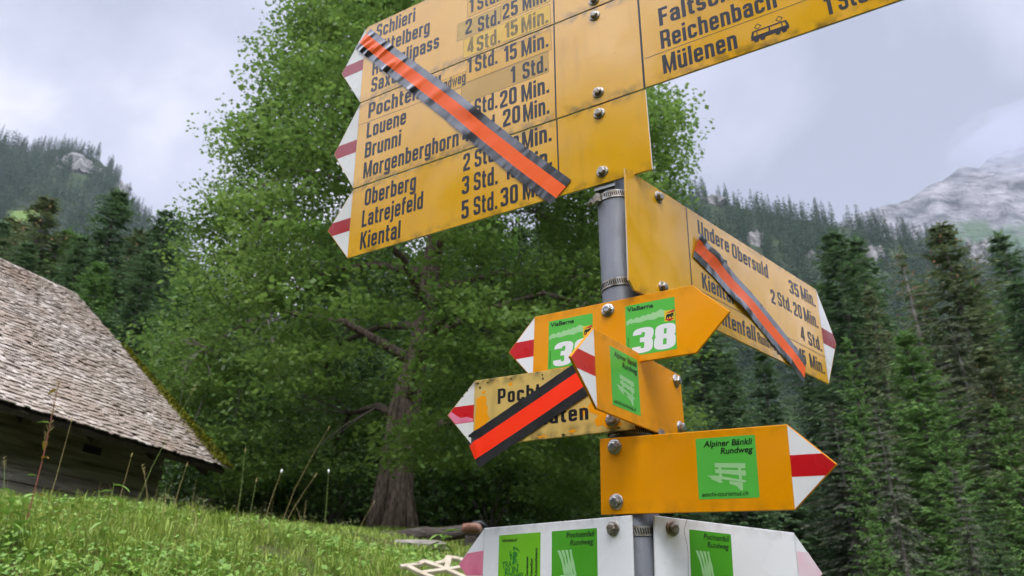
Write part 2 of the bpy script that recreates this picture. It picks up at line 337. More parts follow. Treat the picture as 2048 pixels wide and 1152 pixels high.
# ------------------------------------------------------------------ stroke lettering (condensed grotesque, built from strokes)
TW = 0.158; t_ = TW / 2; XH = 0.745
def glyphs():
    G = {}; r = 0.15; xh = XH - t_; b = t_; ch = 1 - t_; d = -0.235 + t_
    def g(c, wd, *st): G[c] = (wd, st)
    def bowl(L, Rr, lo=b, hi=xh): return [(L, lo, r), (Rr, lo, r), (Rr, hi, r), (L, hi, r), 'c']
    w = .415; L = t_; Q = w - t_; m = (L + Q) / 2
    g('n', w, [(L, 0), (L, XH)], [(L, .45), (L, xh, r), (Q, xh, r), (Q, 0)])
    w2 = .655; g('m', w2, [(L, 0), (L, XH)], [(L, .45), (L, xh, r), (w2/2, xh, r), (w2/2, 0)], [(w2/2, .45), (w2/2, xh, r), (w2-t_, xh, r), (w2-t_, 0)])
    g('h', w, [(L, 0), (L, 1)], [(L, .45), (L, xh, r), (Q, xh, r), (Q, 0)])
    U = ([(L, XH), (L, b, r), (Q, b, r), (Q, .4)], [(Q, XH), (Q, 0)])
    g('u', w, *U); g('ü', w, *U, [(L+.01, .83), (L+.01, .98)], [(Q-.01, .83), (Q-.01, .98)])
    g('r', .285, [(L, 0), (L, XH)], [(L, .45), (L, xh, .12), (.285, xh)])
    g('i', TW, [(L, 0), (L, XH)], [(L, .84), (L, 1)]); g('l', TW, [(L, 0), (L, 1)])
    g('j', .17, [(.09, XH), (.09, d, .12), (-.05, d)], [(.09, .84), (.09, 1)])
    g('t', .275, [(.11, .95), (.11, b, .12), (.275, b)], [(0, xh), (.275, xh)])
    g('f', .275, [(.11, 0), (.11, ch, .12), (.275, ch)], [(0, xh), (.275, xh)])
    g('o', w, bowl(L, Q)); g('ö', w, bowl(L, Q), [(L+.01, .83), (L+.01, .98)], [(Q-.01, .83), (Q-.01, .98)])
    g('e', w, [(Q, .22), (Q, b, r), (L, b, r), (L, xh, r), (Q, xh, r), (Q, .385), (L, .385)])
    g('c', w, [(Q, .25), (Q, b, r), (L, b, r), (L, xh, r), (Q, xh, r), (Q, .50)])
    A = ([(L, .52), (L, xh, r), (Q, xh, r), (Q, 0)], [(Q, .40), (L, .40, .13), (L, b, .13), (Q, b)])
    g('a', w, *A); g('ä', w, *A, [(L+.01, .83), (L+.01, .98)], [(Q-.01, .83), (Q-.01, .98)])
    g('s', .39, [(.39-t_, .53), (.39-t_, xh, r), (L, xh, r), (L, .39, .1), (.39-t_, .36, .1), (.39-t_, b, r), (L, b, r), (L, .22)])
    g('b', w, [(L, 0), (L, 1)], bowl(L, Q)); g('d', w, [(Q, 0), (Q, 1)], bowl(L, Q))
    g('p', w, [(L, -.235), (L, XH)], bowl(L, Q)); g('q', w, [(Q, -.235), (Q, XH)], bowl(L, Q))
    g('g', w, bowl(L, Q), [(Q, XH), (Q, d, r), (L, d, r), (L, d + .1)])
    g('w', .60, [(.06, XH), (.18, b*.4), (.30, xh), (.42, b*.4), (.54, XH)]); g('v', .42, [(.06, XH), (.21, .05), (.36, XH)])
    g('x', .42, [(.06, XH), (.36, 0)], [(.36, XH), (.06, 0)]); g('k', .42, [(L, 0), (L, 1)], [(.36, XH), (.14, .34)], [(.19, .42), (.37, 0)])
    g('z', .38, [(0, xh), (.31, xh), (.07, b), (.38, b)]); g('y', .42, [(.06, XH), (.22, .05)], [(.36, XH), (.15, -.235)])
    W = .46; P = W - t_
    g('S', W, [(P, .70), (P, ch, r), (L, ch, r), (L, .54, .13), (P, .46, .13), (P, b, r), (L, b, r), (L, .30)])
    g('O', W, bowl(L, P, b, ch)); g('U', W, [(L, 1), (L, b, r), (P, b, r), (P, 1)])
    g('R', W, [(L, 0), (L, 1)], [(L, ch), (P, ch, r), (P, .46, r), (L, .46)], [(P-.1, .46), (P, .36, .05), (P, 0)])
    g('P', W, [(L, 0), (L, 1)], [(L, ch), (P, ch, r), (P, .42, r), (L, .42)])
    g('B', W, [(L, 0), (L, 1)], [(L, ch), (P-.01, ch, r), (P-.01, .53, .1), (L, .53)], [(L, .53), (P, .53, .1), (P, b, r), (L, b)])
    g('L', .38, [(L, 1), (L, b), (.38, b)]); g('F', .39, [(L, 0), (L, ch), (.39, ch)], [(L, .50), (.35, .50)]); g('E', .4, [(.4, ch), (L, ch), (L, b), (.4, b)], [(L, .5), (.36, .5)])
    g('T', .42, [(0, ch), (.42, ch)], [(.21, 0), (.21, 1)]); g('D', W, [(L, b), (P, b, r), (P, ch, r), (L, ch)], [(L, 0), (L, 1)])
    g('H', W, [(L, 0), (L, 1)], [(P, 0), (P, 1)], [(L, .51), (P, .51)]); g('I', TW, [(L, 0), (L, 1)]); g('C', W, [(P, .32), (P, b, r), (L, b, r), (L, ch, r), (P, ch, r), (P, .68)])
    g('K', W, [(L, 0), (L, 1)], [(W-.06, 1), (.14, .42)], [(.2, .56), (W-.05, 0)])
    g('M', .62, [(L, 0), (L, 1)], [(.62-t_, 0), (.62-t_, 1)], [(L+.01, 1), (.31, .06), (.62-t_-.01, 1)])
    g('N', W, [(L, 0), (L, 1)], [(P, 0), (P, 1)], [(L+.01, .98), (P-.01, .02)])
    g('A', .5, [(.06, 0), (.25, .98), (.44, 0)], [(.13, .27), (.37, .27)])
    g('0', .43, bowl(L, .43-t_, b, ch)); g('1', .26, [(.19, 0), (.19, 1)], [(.0, .79), (.11, .80), (.16, .96)])
    g('2', .43, [(L, .68), (L, ch, r), (.35, ch, r), (.35, .58, .15), (L+.01, .2), (L+.01, b), (.43, b)])
    g('3', .43, [(L, .74), (L, ch, .2), (.35, ch, .2), (.35, .52, .17), (.15, .52)], [(.15, .52), (.35, .52, .17), (.35, b, .2), (L, b, .2), (L, .26)])
    g('4', .45, [(.32, 0), (.32, 1)], [(.30, .97), (.07, .30), (.07, .24), (.45, .24)])
    g('5', .43, [(.40, ch), (L+.01, ch), (L+.01, .46)], [(L, .52), (.13, .585), (.35, .585, r), (.35, b, r), (L, b, r), (L, .27)])
    g('6', .43, bowl(L, .35, b, .56), [(L, .4), (L, ch, r), (.35, ch, r), (.35, .76)]); g('7', .4, [(0, ch), (.33, ch), (.13, 0)])
    g('8', .43, [(L, b, .2), (.35, b, .2), (.35, .515, .2), (L, .515, .2), 'c'], [(L+.01, .515, .19), (.34, .515, .19), (.34, ch, .19), (L+.01, ch, .19), 'c']); g('9', .43, bowl(L, .35, .44, ch), [(.35, .6), (.35, b, r), (L, b, r), (L, .24)])
    g('.', TW, [(L, 0), (L, .165)]); g(' ', .2); g('-', .26, [(.03, .36), (.23, .36)])
    return G
GL = glyphs()
def round_path(st):
    closed = st[-1] == 'c'; pts = st[:-1] if closed else st; n = len(pts); o = []
    for i, p in enumerate(pts):
        r = p[2] if len(p) > 2 else 0; P = np.array(p[:2], float)
        if r <= 0 or (not closed and i in (0, n - 1)): o.append(P); continue
        A = np.array(pts[i - 1][:2], float); B = np.array(pts[(i + 1) % n][:2], float)
        u = A - P; lu = np.linalg.norm(u); v = B - P; lv = np.linalg.norm(v)
        fu = .5 if len(pts[i-1]) > 2 else 1; fv = .5 if len(pts[(i+1) % n]) > 2 else 1
        r = min(r, lu * fu * .98, lv * fv * .98); u = u / lu; v = v / lv
        a = P + u * r; c = P + v * r
        for k in range(6):
            s = k / 5; o.append(a * (1-s)**2 * 1 + P * 2*s*(1-s) + c * s*s if False else _arc(a, P, c, s))
    return o, closed
def _arc(a, P, c, s):                                             # rounder than a parabola: blend towards the corner
    q = a * (1-s)**2 + P * 2*s*(1-s) + c * s*s
    w_ = 2*s*(1-s) * .34
    return q * (1 - w_) + P * w_
def ribbon(st, tw):
    pts, closed = round_path(st); n = len(pts); Lp = []; Rp = []
    for i in range(n):
        p = pts[i]; a = pts[i-1] if (i > 0 or closed) else None; b = pts[(i+1) % n] if (i < n-1 or closed) else None
        d1 = (p - a) / np.linalg.norm(p - a) if a is not None and np.linalg.norm(p-a) > 1e-9 else None
        d2 = (b - p) / np.linalg.norm(b - p) if b is not None and np.linalg.norm(b-p) > 1e-9 else None
        if d1 is None: d1 = d2
        if d2 is None: d2 = d1
        n1 = np.array([-d1[1], d1[0]]); n2 = np.array([-d2[1], d2[0]]); mm = n1 + n2; l = np.linalg.norm(mm)
        mm = mm / l if l > 1e-6 else n1
        k = 1 / max(.42, float(mm @ n1)); Lp.append(p + mm * tw/2 * k); Rp.append(p - mm * tw/2 * k)
    V = Lp + Rp; Fq = [(i, n + i, n + (i+1) % n, (i+1) % n) for i in range(n if closed else n - 1)]
    return V, Fq
def text_geo(s, x, y, cap, width=None, sx=1.0, shear=0.0, weight=1.0, sp=.085, right=False):
    """letters in sign millimetres (y down, baseline y) -> verts, faces; width: the whole line is set to this width"""
    cur = 0; items = []
    for c in s:
        if c not in GL: continue
        wd, sts = GL[c]; items.append((cur, sts)); cur += wd + sp
    tot = cur - sp; kx = cap * sx
    if width: kx = width / tot
    if right: x = x - tot * kx
    V = []; Fq = []; lay = 0
    for x0, sts in items:
        for st in sts:
            # strokes keep an even weight when the line is set narrow or wide
            v, f = ribbon(st, TW * weight); b = len(V)
            for p in v: V.append((x + (x0 + p[0] + shear * p[1]) * kx, y - p[1] * cap, (lay % 4) * .02))
            Fq += [tuple(b + i for i in q) for q in f]; lay += 1
    return V, Fq

# ------------------------------------------------------------------ sign paints and metals
def paint(name, col, rough, var, y0, y1, dirt, bump=0.02, worn=None, spec=0.5):
    """enamel with grime gathered along the top and bottom edges of the sheet (object space)"""
    m = bpy.data.materials.new(name); m.use_nodes = True; nt = m.node_tree; L = nt.links.new; b = nt.nodes['Principled BSDF']
    b.inputs['Specular IOR Level'].default_value = spec
    tcn = nt.nodes.new('ShaderNodeTexCoord'); P = tcn.outputs['Object']
    def noise(sc, de=6, st=None):
        n = nt.nodes.new('ShaderNodeTexNoise'); n.inputs['Scale'].default_value = sc; n.inputs['Detail'].default_value = de
        if st:
            mp_ = nt.nodes.new('ShaderNodeMapping'); mp_.inputs['Scale'].default_value = st; L(P, mp_.inputs[0]); L(mp_.outputs[0], n.inputs['Vector'])
        else: L(P, n.inputs['Vector'])
        return n.outputs[0]
    def rng_(v, a, b_, c=0.0, d=1.0):
        n = nt.nodes.new('ShaderNodeMapRange'); n.interpolation_type = 'SMOOTHSTEP'; L(v, n.inputs[0])
        for i, q in enumerate((a, b_, c, d)): n.inputs[i + 1].default_value = q
        return n.outputs[0]
    def mul(a, c):
        n = nt.nodes.new('ShaderNodeMath'); n.operation = 'MULTIPLY'; L(a, n.inputs[0])
        if isinstance(c, float): n.inputs[1].default_value = c
        else: L(c, n.inputs[1])
        return n.outputs[0]
    def mx(f, a, c):
        n = nt.nodes.new('ShaderNodeMix'); n.data_type = 'RGBA'; L(f, n.inputs[0])
        if isinstance(a, tuple): n.inputs[6].default_value = (*a, 1)
        else: L(a, n.inputs[6])
        n.inputs[7].default_value = (*c, 1); return n.outputs[2]
    sp = nt.nodes.new('ShaderNodeSeparateXYZ'); L(P, sp.inputs[0])
    cur = mx(rng_(noise(9), .35, .7), col, var)
    if dirt > 0:
        for (e, wd) in ((y1, .022), (y0, -.018)):
            mm = nt.nodes.new('ShaderNodeMath'); mm.operation = 'SUBTRACT'; L(sp.outputs[1], mm.inputs[0]); mm.inputs[1].default_value = e
            near = rng_(mm.outputs[0], wd, 0.0) if wd > 0 else rng_(mm.outputs[0], wd, 0.0)
            n2 = rng_(noise(55, 8, (1, .8, 1)), .36, .72)
            cur = mx(mul(mul(near, n2), min(1.0, dirt)), cur, (.10, .075, .02))
        cur = mx(mul(rng_(noise(160, 3), .70, .78), .6 * dirt), cur, (.12, .07, .02))
        cur = mx(mul(rng_(noise(30, 6, (1.5, .22, 1)), .52, .85), .35 * dirt), cur, (.28, .17, .03))
    if worn:
        f = rng_(noise(16, 9), worn[0], worn[0] + .02); cur = mx(f, cur, worn[1])
    L(cur, b.inputs['Base Color'])
    L(rng_(noise(14), .3, .7, rough * .75, rough * 1.5), b.inputs['Roughness'])
    if bump:
        nb = noise(70, 3); bp = nt.nodes.new('ShaderNodeBump'); bp.inputs['Strength'].default_value = bump; bp.inputs['Distance'].default_value = .004; L(nb, bp.inputs['Height']); L(bp.outputs[0], b.inputs['Normal'])
    return m
M_white = paint('white_enamel', (.86, .86, .86), .25, (.81, .81, .81), 0, -.15, 0.25)
M_whiteold = paint('weathered_white_enamel', (.76, .76, .73), .3, (.66, .66, .62), 0, -.2, 0.9)
M_red = paint('red_enamel', (.62, .012, .018), .25, (.55, .01, .015), 0, -1, 0)
M_redfade = paint('faded_red_enamel', (.36, .035, .04), .22, (.30, .03, .035), 0, -1, .25)
M_pink = paint('faded_pink_band', (.62, .04, .16), .4, (.78, .25, .36), 0, -1, .25)
M_palepink = paint('bleached_pink_band', (.80, .66, .70), .4, (.78, .38, .48), 0, -1, .25)
M_black = mat('black_print', (.018, .018, .02), .28, .5)
M_fade = mat('faded_print', (.30, .20, .035), .35, .5, var=(.12, .09, .03), scale=60)
M_steel = mat('zinc_steel', (.55, .55, .54), .32, .5, metal=1.0, var=(.36, .35, .33), scale=140, bump=.3, bscale=400)
M_rust = mat('stained_steel', (.42, .41, .38), .42, .5, metal=1.0, var=(.22, .17, .11), scale=120, bump=.3, bscale=400)
M_galv = mat('galvanised_tube', (.14, .15, .165), .5, .5, metal=.3, var=(.085, .092, .105), scale=16, bump=.12, bscale=120, stretch=(1, 1, .5))
M_alu = mat('bare_aluminium', (.6, .6, .6), .4, .5, metal=1.0, var=(.42, .42, .42), scale=30)
M_dark = mat('dark_slot', (.02, .02, .02), .8, .2)
M_green = mat('green_film', (.10, .49, .062), .3, .3, var=(.11, .52, .07), scale=20)
M_green2 = mat('deep_green_film', (.075, .36, .020), .25, .5, var=(.085, .38, .03), scale=20)
M_lime = mat('lime_film', (.17, .50, .02), .25, .5, var=(.19, .53, .03), scale=20)
M_pale = mat('pale_green_print', (.36, .66, .30), .3, .5)
M_dkgreen = mat('dark_green_print', (.035, .22, .03), .3, .5)
M_wprint = mat('white_print', (.82, .82, .82), .3, .5)
M_yprint = mat('yellow_print', (.80, .58, .02), .3, .5)
M_tapeO = mat('fluorescent_orange_film', (1.0, .135, .02), .38, .22, var=(1.0, .15, .024), scale=30)
M_tapeR = mat('fluorescent_red_film', (1.0, .035, .006), .4, .25, var=(1.0, .045, .008), scale=30)
M_tapeB = mat('black_tape_film', (.016, .015, .018), .28, .9, var=(.03, .028, .032), scale=60, coat=.7)

FRAMES = dict(
 orange=(-0.57367, 0.05878, -0.06542, (0.11938, 1.07409, 0.27284), .95),
 right=(0.78072, 0.03765, -0.00193, (0.17575, 1.04722, 0.69216), .974),
 stack=(-0.52780, 0.01868, -0.00321, (-0.30696, 1.32108, 0.82433), 1.0),
 small=(0.96038, 0.02514, 0.03977, (0.10263, 0.93467, 0.37901), 1.0),
 via=(-0.54003, -0.03715, -0.02685, (0.03464, 1.12375, 0.47434), 1.003),
 pocht=(-0.43007, -0.00866, -0.00199, (-0.05603, 1.14953, 0.38077), 1.0),
 wl=(-0.77217, 0.00778, -0.04220, (-0.04141, 1.23788, 0.17912), 1.0),
 wr=(0.43431, 0.03756, -0.03451, (0.18306, 1.0565, 0.16867), 1.0))
FRAMES['orange'] = (*FRAMES['orange'][:4], 1.0)
def frame_matrix(key, off=(0, 0)):
    az, ti, ro, O, sc = FRAMES[key]
    ux = Vector((math.cos(az), math.sin(az), 0)); n = Vector((math.sin(az), -math.cos(az), 0))
    Rt = Matrix.Rotation(ti, 3, ux); up = Rt @ Vector((0, 0, 1)); n = Rt @ n
    Rr = Matrix.Rotation(ro, 3, n); ux = Rr @ ux; up = Rr @ up
    # hold the sheet clear of its neighbours (a nudge of its distance, kept true in size)
    O = Vector(O) * sc + ux * off[0] * .001 * sc - up * off[1] * .001 * sc
    M = Matrix.Identity(4)
    for i in range(3): M[i][0] = ux[i] * sc; M[i][1] = up[i] * sc; M[i][2] = n[i] * sc; M[i][3] = O[i] + (EYE if i == 2 else 0)
    return M
class Sign:
    def __init__(s, key, name, label, cat, off=(0, 0)):
        s.off = off; s.e = empty(name, label=label, cat=cat); s.e.matrix_world = frame_matrix(key, off)
    def p(s, x, y, z=0): return ((x - s.off[0]) * .001, -(y - s.off[1]) * .001, z * .001)
    def sheet(s, pts, m, name='panel', th=3.0, ch=.7, parent=None, z=0.0, edge=None):
        """a plate cut to an outline, its front edge slightly rounded"""
        n = len(pts); P = np.array(pts, float); area = sum(P[i][0]*P[(i+1) % n][1] - P[(i+1) % n][0]*P[i][1] for i in range(n))
        if area > 0: P = P[::-1]                       # counter-clockwise seen from the front (y down)
        def inset(k):
            o = []
            for i in range(n):
                a, b_, c = P[i-1], P[i], P[(i+1) % n]; d1 = (b_-a)/np.linalg.norm(b_-a); d2 = (c-b_)/np.linalg.norm(c-b_)
                n1 = np.array([d1[1], -d1[0]]) * -1; n2 = np.array([d2[1], -d2[0]]) * -1; mm = n1 + n2; mm /= np.linalg.norm(mm)
                o.append(b_ - mm * -k / max(.4, mm @ n1) * -1 if False else b_ + mm * (-k) / max(.4, float(mm @ n1)))
            return np.array(o)
        c0 = P.mean(0); I = inset(ch)
        if np.abs(I - c0).sum() > np.abs(P - c0).sum(): I = inset(-ch)
        V = [s.p(x, y, z) for x, y in I] + [s.p(x, y, z - ch) for x, y in P] + [s.p(x, y, z - th) for x, y in P]
        Fs = [tuple(range(n))]; mi = [0]
        for k in (0, n):
            for i in range(n): Fs.append((k + i, k + n + i, k + n + (i+1) % n, k + (i+1) % n)); mi.append(1 if edge and k == n else 0)
        Fs.append(tuple(range(2*n, 3*n))[::-1]); mi.append(1 if edge else 0)
        o = mesh_np(name, V, Fs, [m, edge] if edge else m, parent or s.e, mi=mi); return o
    def flat(s, name, pts, z, m, parent=None):         # a thin applied film or print
        P = list(pts); n = len(P); area = sum(P[i][0]*P[(i+1) % n][1] - P[(i+1) % n][0]*P[i][1] for i in range(n))
        if area > 0: P = P[::-1]
        return mesh_np(name, [s.p(x, y, z) for x, y in P], [tuple(range(n))], m, parent or s.e)
    def polys(s, name, polys, z, m, parent=None):
        V = []; Fs = []
        for q, P in enumerate(polys):
            n = len(P); area = sum(P[i][0]*P[(i+1) % n][1] - P[(i+1) % n][0]*P[i][1] for i in range(n)); P = P[::-1] if area > 0 else P
            b = len(V); V += [s.p(x, y, z + .015 * (q % 5)) for x, y in P]; Fs.append(tuple(range(b, b + n)))
        return mesh_np(name, V, Fs, m, parent or s.e)
    def text(s, txt, x, y, cap, width=None, m=None, z=.25, name='lettering', parent=None, M2=None, **k):
        V, Fs = text_geo(txt, x, y, cap, width, **k)
        if M2: V = [(*M2(a, b_), c) for a, b_, c in V]
        return mesh_np(name, [s.p(a, b_, z + c) for a, b_, c in V], Fs, m or M_black, parent or s.e)
    def bolt(s, x, y, m=None, rot=None, sc=1.0):
        m = m or M_steel; rot = random.random() * 2 if rot is None else rot
        def ring(prof, n, rr=0):
            V = []; Fs = []
            for (r_, z) in prof:
                for k in range(n): a = 2*math.pi*k/n + rr; V.append(s.p(x + r_*sc*math.cos(a), y + r_*sc*math.sin(a), z*sc))
            for i in range(len(prof) - 1):
                for k in range(n): Fs.append((i*n+k, (i+1)*n+k, (i+1)*n+(k+1) % n, i*n+(k+1) % n))
            Fs.append(tuple(range((len(prof)-1)*n, len(prof)*n))[::-1]); return V, Fs
        V, Fs = ring([(6.6, 1.2), (6.9, 6.2), (6.3, 7.2), (5.0, 7.6)], 6, rot)
        h = mesh_np('bolt', V, Fs, m, s.e)
        V, Fs = ring([(10.2, 0), (10.2, .9), (9.4, 1.9), (7.4, 2.5)], 28); mesh_np('washer', V, Fs, m, h)
        V, Fs = ring([(4.2, 7.5), (3.9, 7.8)], 16); mesh_np('head_mark', V, Fs, m, h)
        return h
    def bracket(s, x, y0, y1, back=34, wd=24):
        mb = MB()
        for (xx, w_, z0, z1) in ((x, wd, -3.2, -6.0), (x - wd/2 + 1.5, 3, -6.0, -back), (x + wd/2 - 1.5, 3, -6.0, -back)):
            a = s.p(xx - w_/2, y0, z0); b_ = s.p(xx + w_/2, y1, z1); mb.box(((a[0]+b_[0])/2, (a[1]+b_[1])/2, (a[2]+b_[2])/2), (abs(b_[0]-a[0]), abs(b_[1]-a[1]), abs(b_[2]-a[2])))
        return mb.build('mounting_bracket', M_alu, s.e)
def tip_parts(s, base_x, tip, y0, y1, mid, r0, r1, mw, mr_, m=1.2, body_white=True):
    """white arrow tip with a red band; base_x vertical edge, tip (x,y)"""
    sg = 1 if tip[0] > base_x else -1
    def xat(y):                                        # outline x at height y, inset by the painted margin
        k = (y - y0) / (tip[1] - y0) if y <= tip[1] else (y1 - y) / (y1 - tip[1])
        return base_x + (tip[0] - base_x) * k - sg * m * 1.3
    s.flat('white_tip', [(base_x, y0 + m * 1.6), (xat(y0 + m * 1.6), y0 + m * 1.6), (tip[0] - sg * m * 1.6, tip[1]), (xat(y1 - m * 1.6), y1 - m * 1.6), (base_x, y1 - m * 1.6)], .12, mw)
    P = [(base_x, r0), (xat(r0), r0)]
    if r0 < tip[1] < r1: P.append((tip[0] - sg * m * 1.6, tip[1]))
    P += [(xat(r1), r1), (base_x, r1)]
    s.flat('red_band', P, .22, mr_)

# ------------------------------------------------------------------ the post
PX, PY = 0.16490, 1.09
post = empty('signpost', (PX, PY, 0), 'grey galvanised steel tube post carrying all the trail signs', 'signpost')
mb = MB(); mb.tube([(0, 0, -.3), (0, 0, EYE + 1.42)], .030, 40); mb.build('tube', M_galv, post, smooth=False)
for f in post.children[0].data.polygons: f.use_smooth = len(f.vertices) == 4
def clamp(z, ang):
    n = 48; V = []; Fs = []
    for (r_, zz) in ((.0302, -.0062), (.0312, -.0062), (.0312, .0062), (.0302, .0062)):
        for k in range(n): a = 2*math.pi*k/n; V.append((r_*math.cos(a), r_*math.sin(a), z + zz))
    for i in range(3):
        for k in range(n): Fs.append((i*n+k, i*n+(k+1) % n, (i+1)*n+(k+1) % n, (i+1)*n+k))
    c = mesh_np('hose_clamp', V, Fs, M_rust, post)
    mb = MB()
    for k in range(60):
        a = 2*math.pi*k/60
        if abs(((math.degrees(a) - math.degrees(ang)) + 180) % 360 - 180) < 28: continue
        M = Matrix.Translation((.03125*math.cos(a), .03125*math.sin(a), z)) @ Matrix.Rotation(a, 4, 'Z') @ Matrix.Rotation(R(12), 4, 'X'); mb.box((0, 0, 0), (.0006, .0013, .0078), M)
    mb.build('slots', M_dark, c)
    mb = MB(); M = Matrix.Translation((.0345*math.cos(ang), .0345*math.sin(ang), z)) @ Matrix.Rotation(ang, 4, 'Z')
    mb.box((0, 0, 0), (.007, .014, .0135), M); mb.tube([M @ Vector((.003, -.007, 0)), M @ Vector((.003, -.016, 0))], .0042, 10); mb.tube([M @ Vector((.003, -.016, 0)), M @ Vector((.003, -.0185, 0))], .0054, 6); mb.build('screw_housing', M_rust, c)
for z, a in ((.655, R(200)), (.505, R(20)), (.297, R(150)), (.283, R(10)), (.150, R(100)), (.86, R(120)), (.0, R(30))): clamp(EYE + z, a)

# ------------------------------------------------------------------ the big signs
YEL = (.80, .415, .010); YEL2 = (.745, .38, .010)
def bigtext(s, rows, cap=36.3):
    for (txt, x, y, wd, *r) in rows:
        nm = 'walking_time' if txt[0].isdigit() or txt in ('Std.', 'Min.', 'Stunde') else 'destination_name'
        s.text(txt, x, y, r[0] if r else cap, wd, m=(r[1] if len(r) > 1 else M_black), name=nm)
def patch(s, x0, y0, x1, y1, col, z=.10):
    m = paint('time_sticker_film', col, .2, tuple(c * .93 for c in col), 0, -1, .3)
    o = s.flat('time_sticker', [(x0, y0), (x1, y0), (x1, y1), (x0, y1)], z, m); e = .7
    s.polys('outline', [[(x0, y0), (x1, y0), (x1, y0+e), (x0, y0+e)], [(x0, y1-e), (x1, y1-e), (x1, y1), (x0, y1)], [(x0, y0), (x0+e, y0), (x0+e, y1), (x0, y1)], [(x1-e, y0), (x1, y0), (x1, y1), (x1-e, y1)]], z + .04, M_fade, o)

# lowest of the stack
mC = paint('yellow_enamel_low', YEL, .13, YEL2, 0, -.148, .6, spec=.85)
C = Sign('stack', 'direction_sign', 'large yellow sign reading Oberberg, Latrejefeld, Kiental, lowest of the stack of three', 'sign')
C.sheet([(0, .3), (600.2, .3), (600, 149), (0, 148.2), (-56.5, 75)], mC, edge=M_alu)
tip_parts(C, 0, (-56.5, 75), .3, 148.2, 75, 62, 90.3, M_whiteold, paint('dull_red_band', (.42, .03, .035), .22, (.36, .025, .03), 0, -1, .2))
C.flat('divider_line', [(441, .8), (443.6, .8), (443.6, 148), (441, 148)], .15, M_black)
bigtext(C, [('Oberberg', 32, 46.5, 120), ('Latrejefeld', 29, 91.6, 141), ('Kiental', 29, 138, 93), ('2', 255, 42.3, 14.5), ('Std.', 279, 42, 49), ('40', 341, 41, 28), ('Min.', 375, 38.6, 56.5),
            ('3', 253.2, 89.3, 15.5), ('Std.', 278, 89, 48.5), ('10', 341, 87.6, 26), ('Min.', 375, 86, 56), ('5', 253.5, 138, 15.3), ('Std.', 278.3, 137.5, 47.6), ('30', 332, 137, 34), ('Min.', 375, 136, 56)])
for x, y in ((519.5, 17.3), (518.6, 127.4)): C.bolt(x, y, M_rust)
C.bracket(519, 8, 156, 30, 34)
# middle, pointing both ways
mB = paint('yellow_enamel_mid', YEL, .14, YEL2, 0, -.197, .75, spec=.85)
B = Sign('stack', 'direction_sign', 'long yellow sign pointing both ways, Louene and Morgenberghorn left, Mülenen with train symbol right', 'sign', off=(0, -200.5))
B.sheet([(0, -203), (1000, -203.6), (1060, -103), (1000, -2), (0, -2), (-59.5, -100)], mB, edge=M_alu)
tip_parts(B, -1, (-59.5, -100), -203, -2, -100, -115.3, -85.7, M_whiteold, M_redfade)
for q_ in ([(442, -202), (444.8, -202), (442.6, -3), (439.8, -3)], [(600.5, -202), (604, -202), (601, -3), (597.6, -3)]): B.flat('divider_line', q_, .15, M_black)
for q_ in ([(.5, -149), (147, -147), (147, -146.2), (.5, -148.2)], [(148, -147), (249, -144), (249, -143.2), (148, -146.2)], [(604, -59), (1000, -59.6), (1000, -58.6), (604, -58)]): B.flat('ruled_line', q_, .15, M_black)
patch(B, 258.5, -196.5, 437, -150.5, (.78, .42, .045)); patch(B, 247, -150, 430, -108+4, (.58, .34, .06)); patch(B, 185, -178, 257, -146, (.76, .43, .05))
bigtext(B, [('Pochtenfall', 23.5, -157, 176), ('Rundweg', 188, -153, 68, 25), ('Louene', 23.4, -109, 97), ('Brunni', 22.7, -63, 88), ('Morgenberghorn', 23, -16.5, 221), ('4', 252, -19.3, 14.3),
            ('1', 260, -170, 9), ('Std.', 277, -166.5, 49), ('15', 340, -162, 27), ('Min.', 376.3, -159.5, 55), ('1', 354, -109.5, 9), ('Std.', 378, -108, 49.3), ('1', 258, -67, 9), ('Std.', 277, -68, 49), ('20', 331, -64, 34.6), ('Min.', 375, -61, 54.8),
            ('Std.', 279, -20, 49), ('20', 337, -21.5, 35), ('Min.', 378, -18, 51), ('Faltschen', 634, -112, 158), ('Reichenbach', 633, -65.2, 183), ('Mülenen', 632.5, -16, 118), ('1', 879, -18.3, 9), ('Std.', 897, -18.8, 45), ('40', 952, -18.8, 30)])
def train(s, x, y):                                   # railway symbol: car body, windows left open, wheels, two pantographs
    k = .93; q = lambda a, b_: (x + a * k, y - b_ * k)
    s.polys('train_symbol', [[q(0, 3.5), q(60, 3.5), q(60, 11.5), q(0, 11.5)], [q(0, 11.5), q(3, 20.5), q(6, 20.5), q(4, 11.5)], [q(60, 11.5), q(57, 20.5), q(54, 20.5), q(56, 11.5)], [q(3, 19.2), q(57, 19.2), q(57, 21.6), q(3, 21.6)], [q(28.8, 11.5), q(31.2, 11.5), q(31.2, 19.5), q(28.8, 19.5)], [q(9.5, 11.5), q(11, 11.5), q(11, 19.5), q(9.5, 19.5)], [q(49, 11.5), q(50.5, 11.5), q(50.5, 19.5), q(49, 19.5)]] +
            [[q(cx + 4.2*math.cos(a*math.pi/6), 2.6 + 4.2*math.sin(a*math.pi/6)) for a in range(12)] for cx in (8, 18, 42, 52)] +
            [[q(px_ + a*6, 28 + b_*6), q(px_ + c*6, 28 + d*6), q(px_ + c*4.6, 28 + d*4.6), q(px_ + a*4.6, 28 + b_*4.6)] for px_ in (13, 47) for (a, b_, c, d) in ((1, 0, 0, 1), (0, 1, -1, 0), (-1, 0, 0, -1), (0, -1, 1, 0))], .25, M_black)
train(B, 771.5, -16.5)
for x, y in ((521.9, -186.2), (520.1, -24.5)): B.bolt(x, y, M_rust)
B.bracket(520, -200, -4, 30, 34)
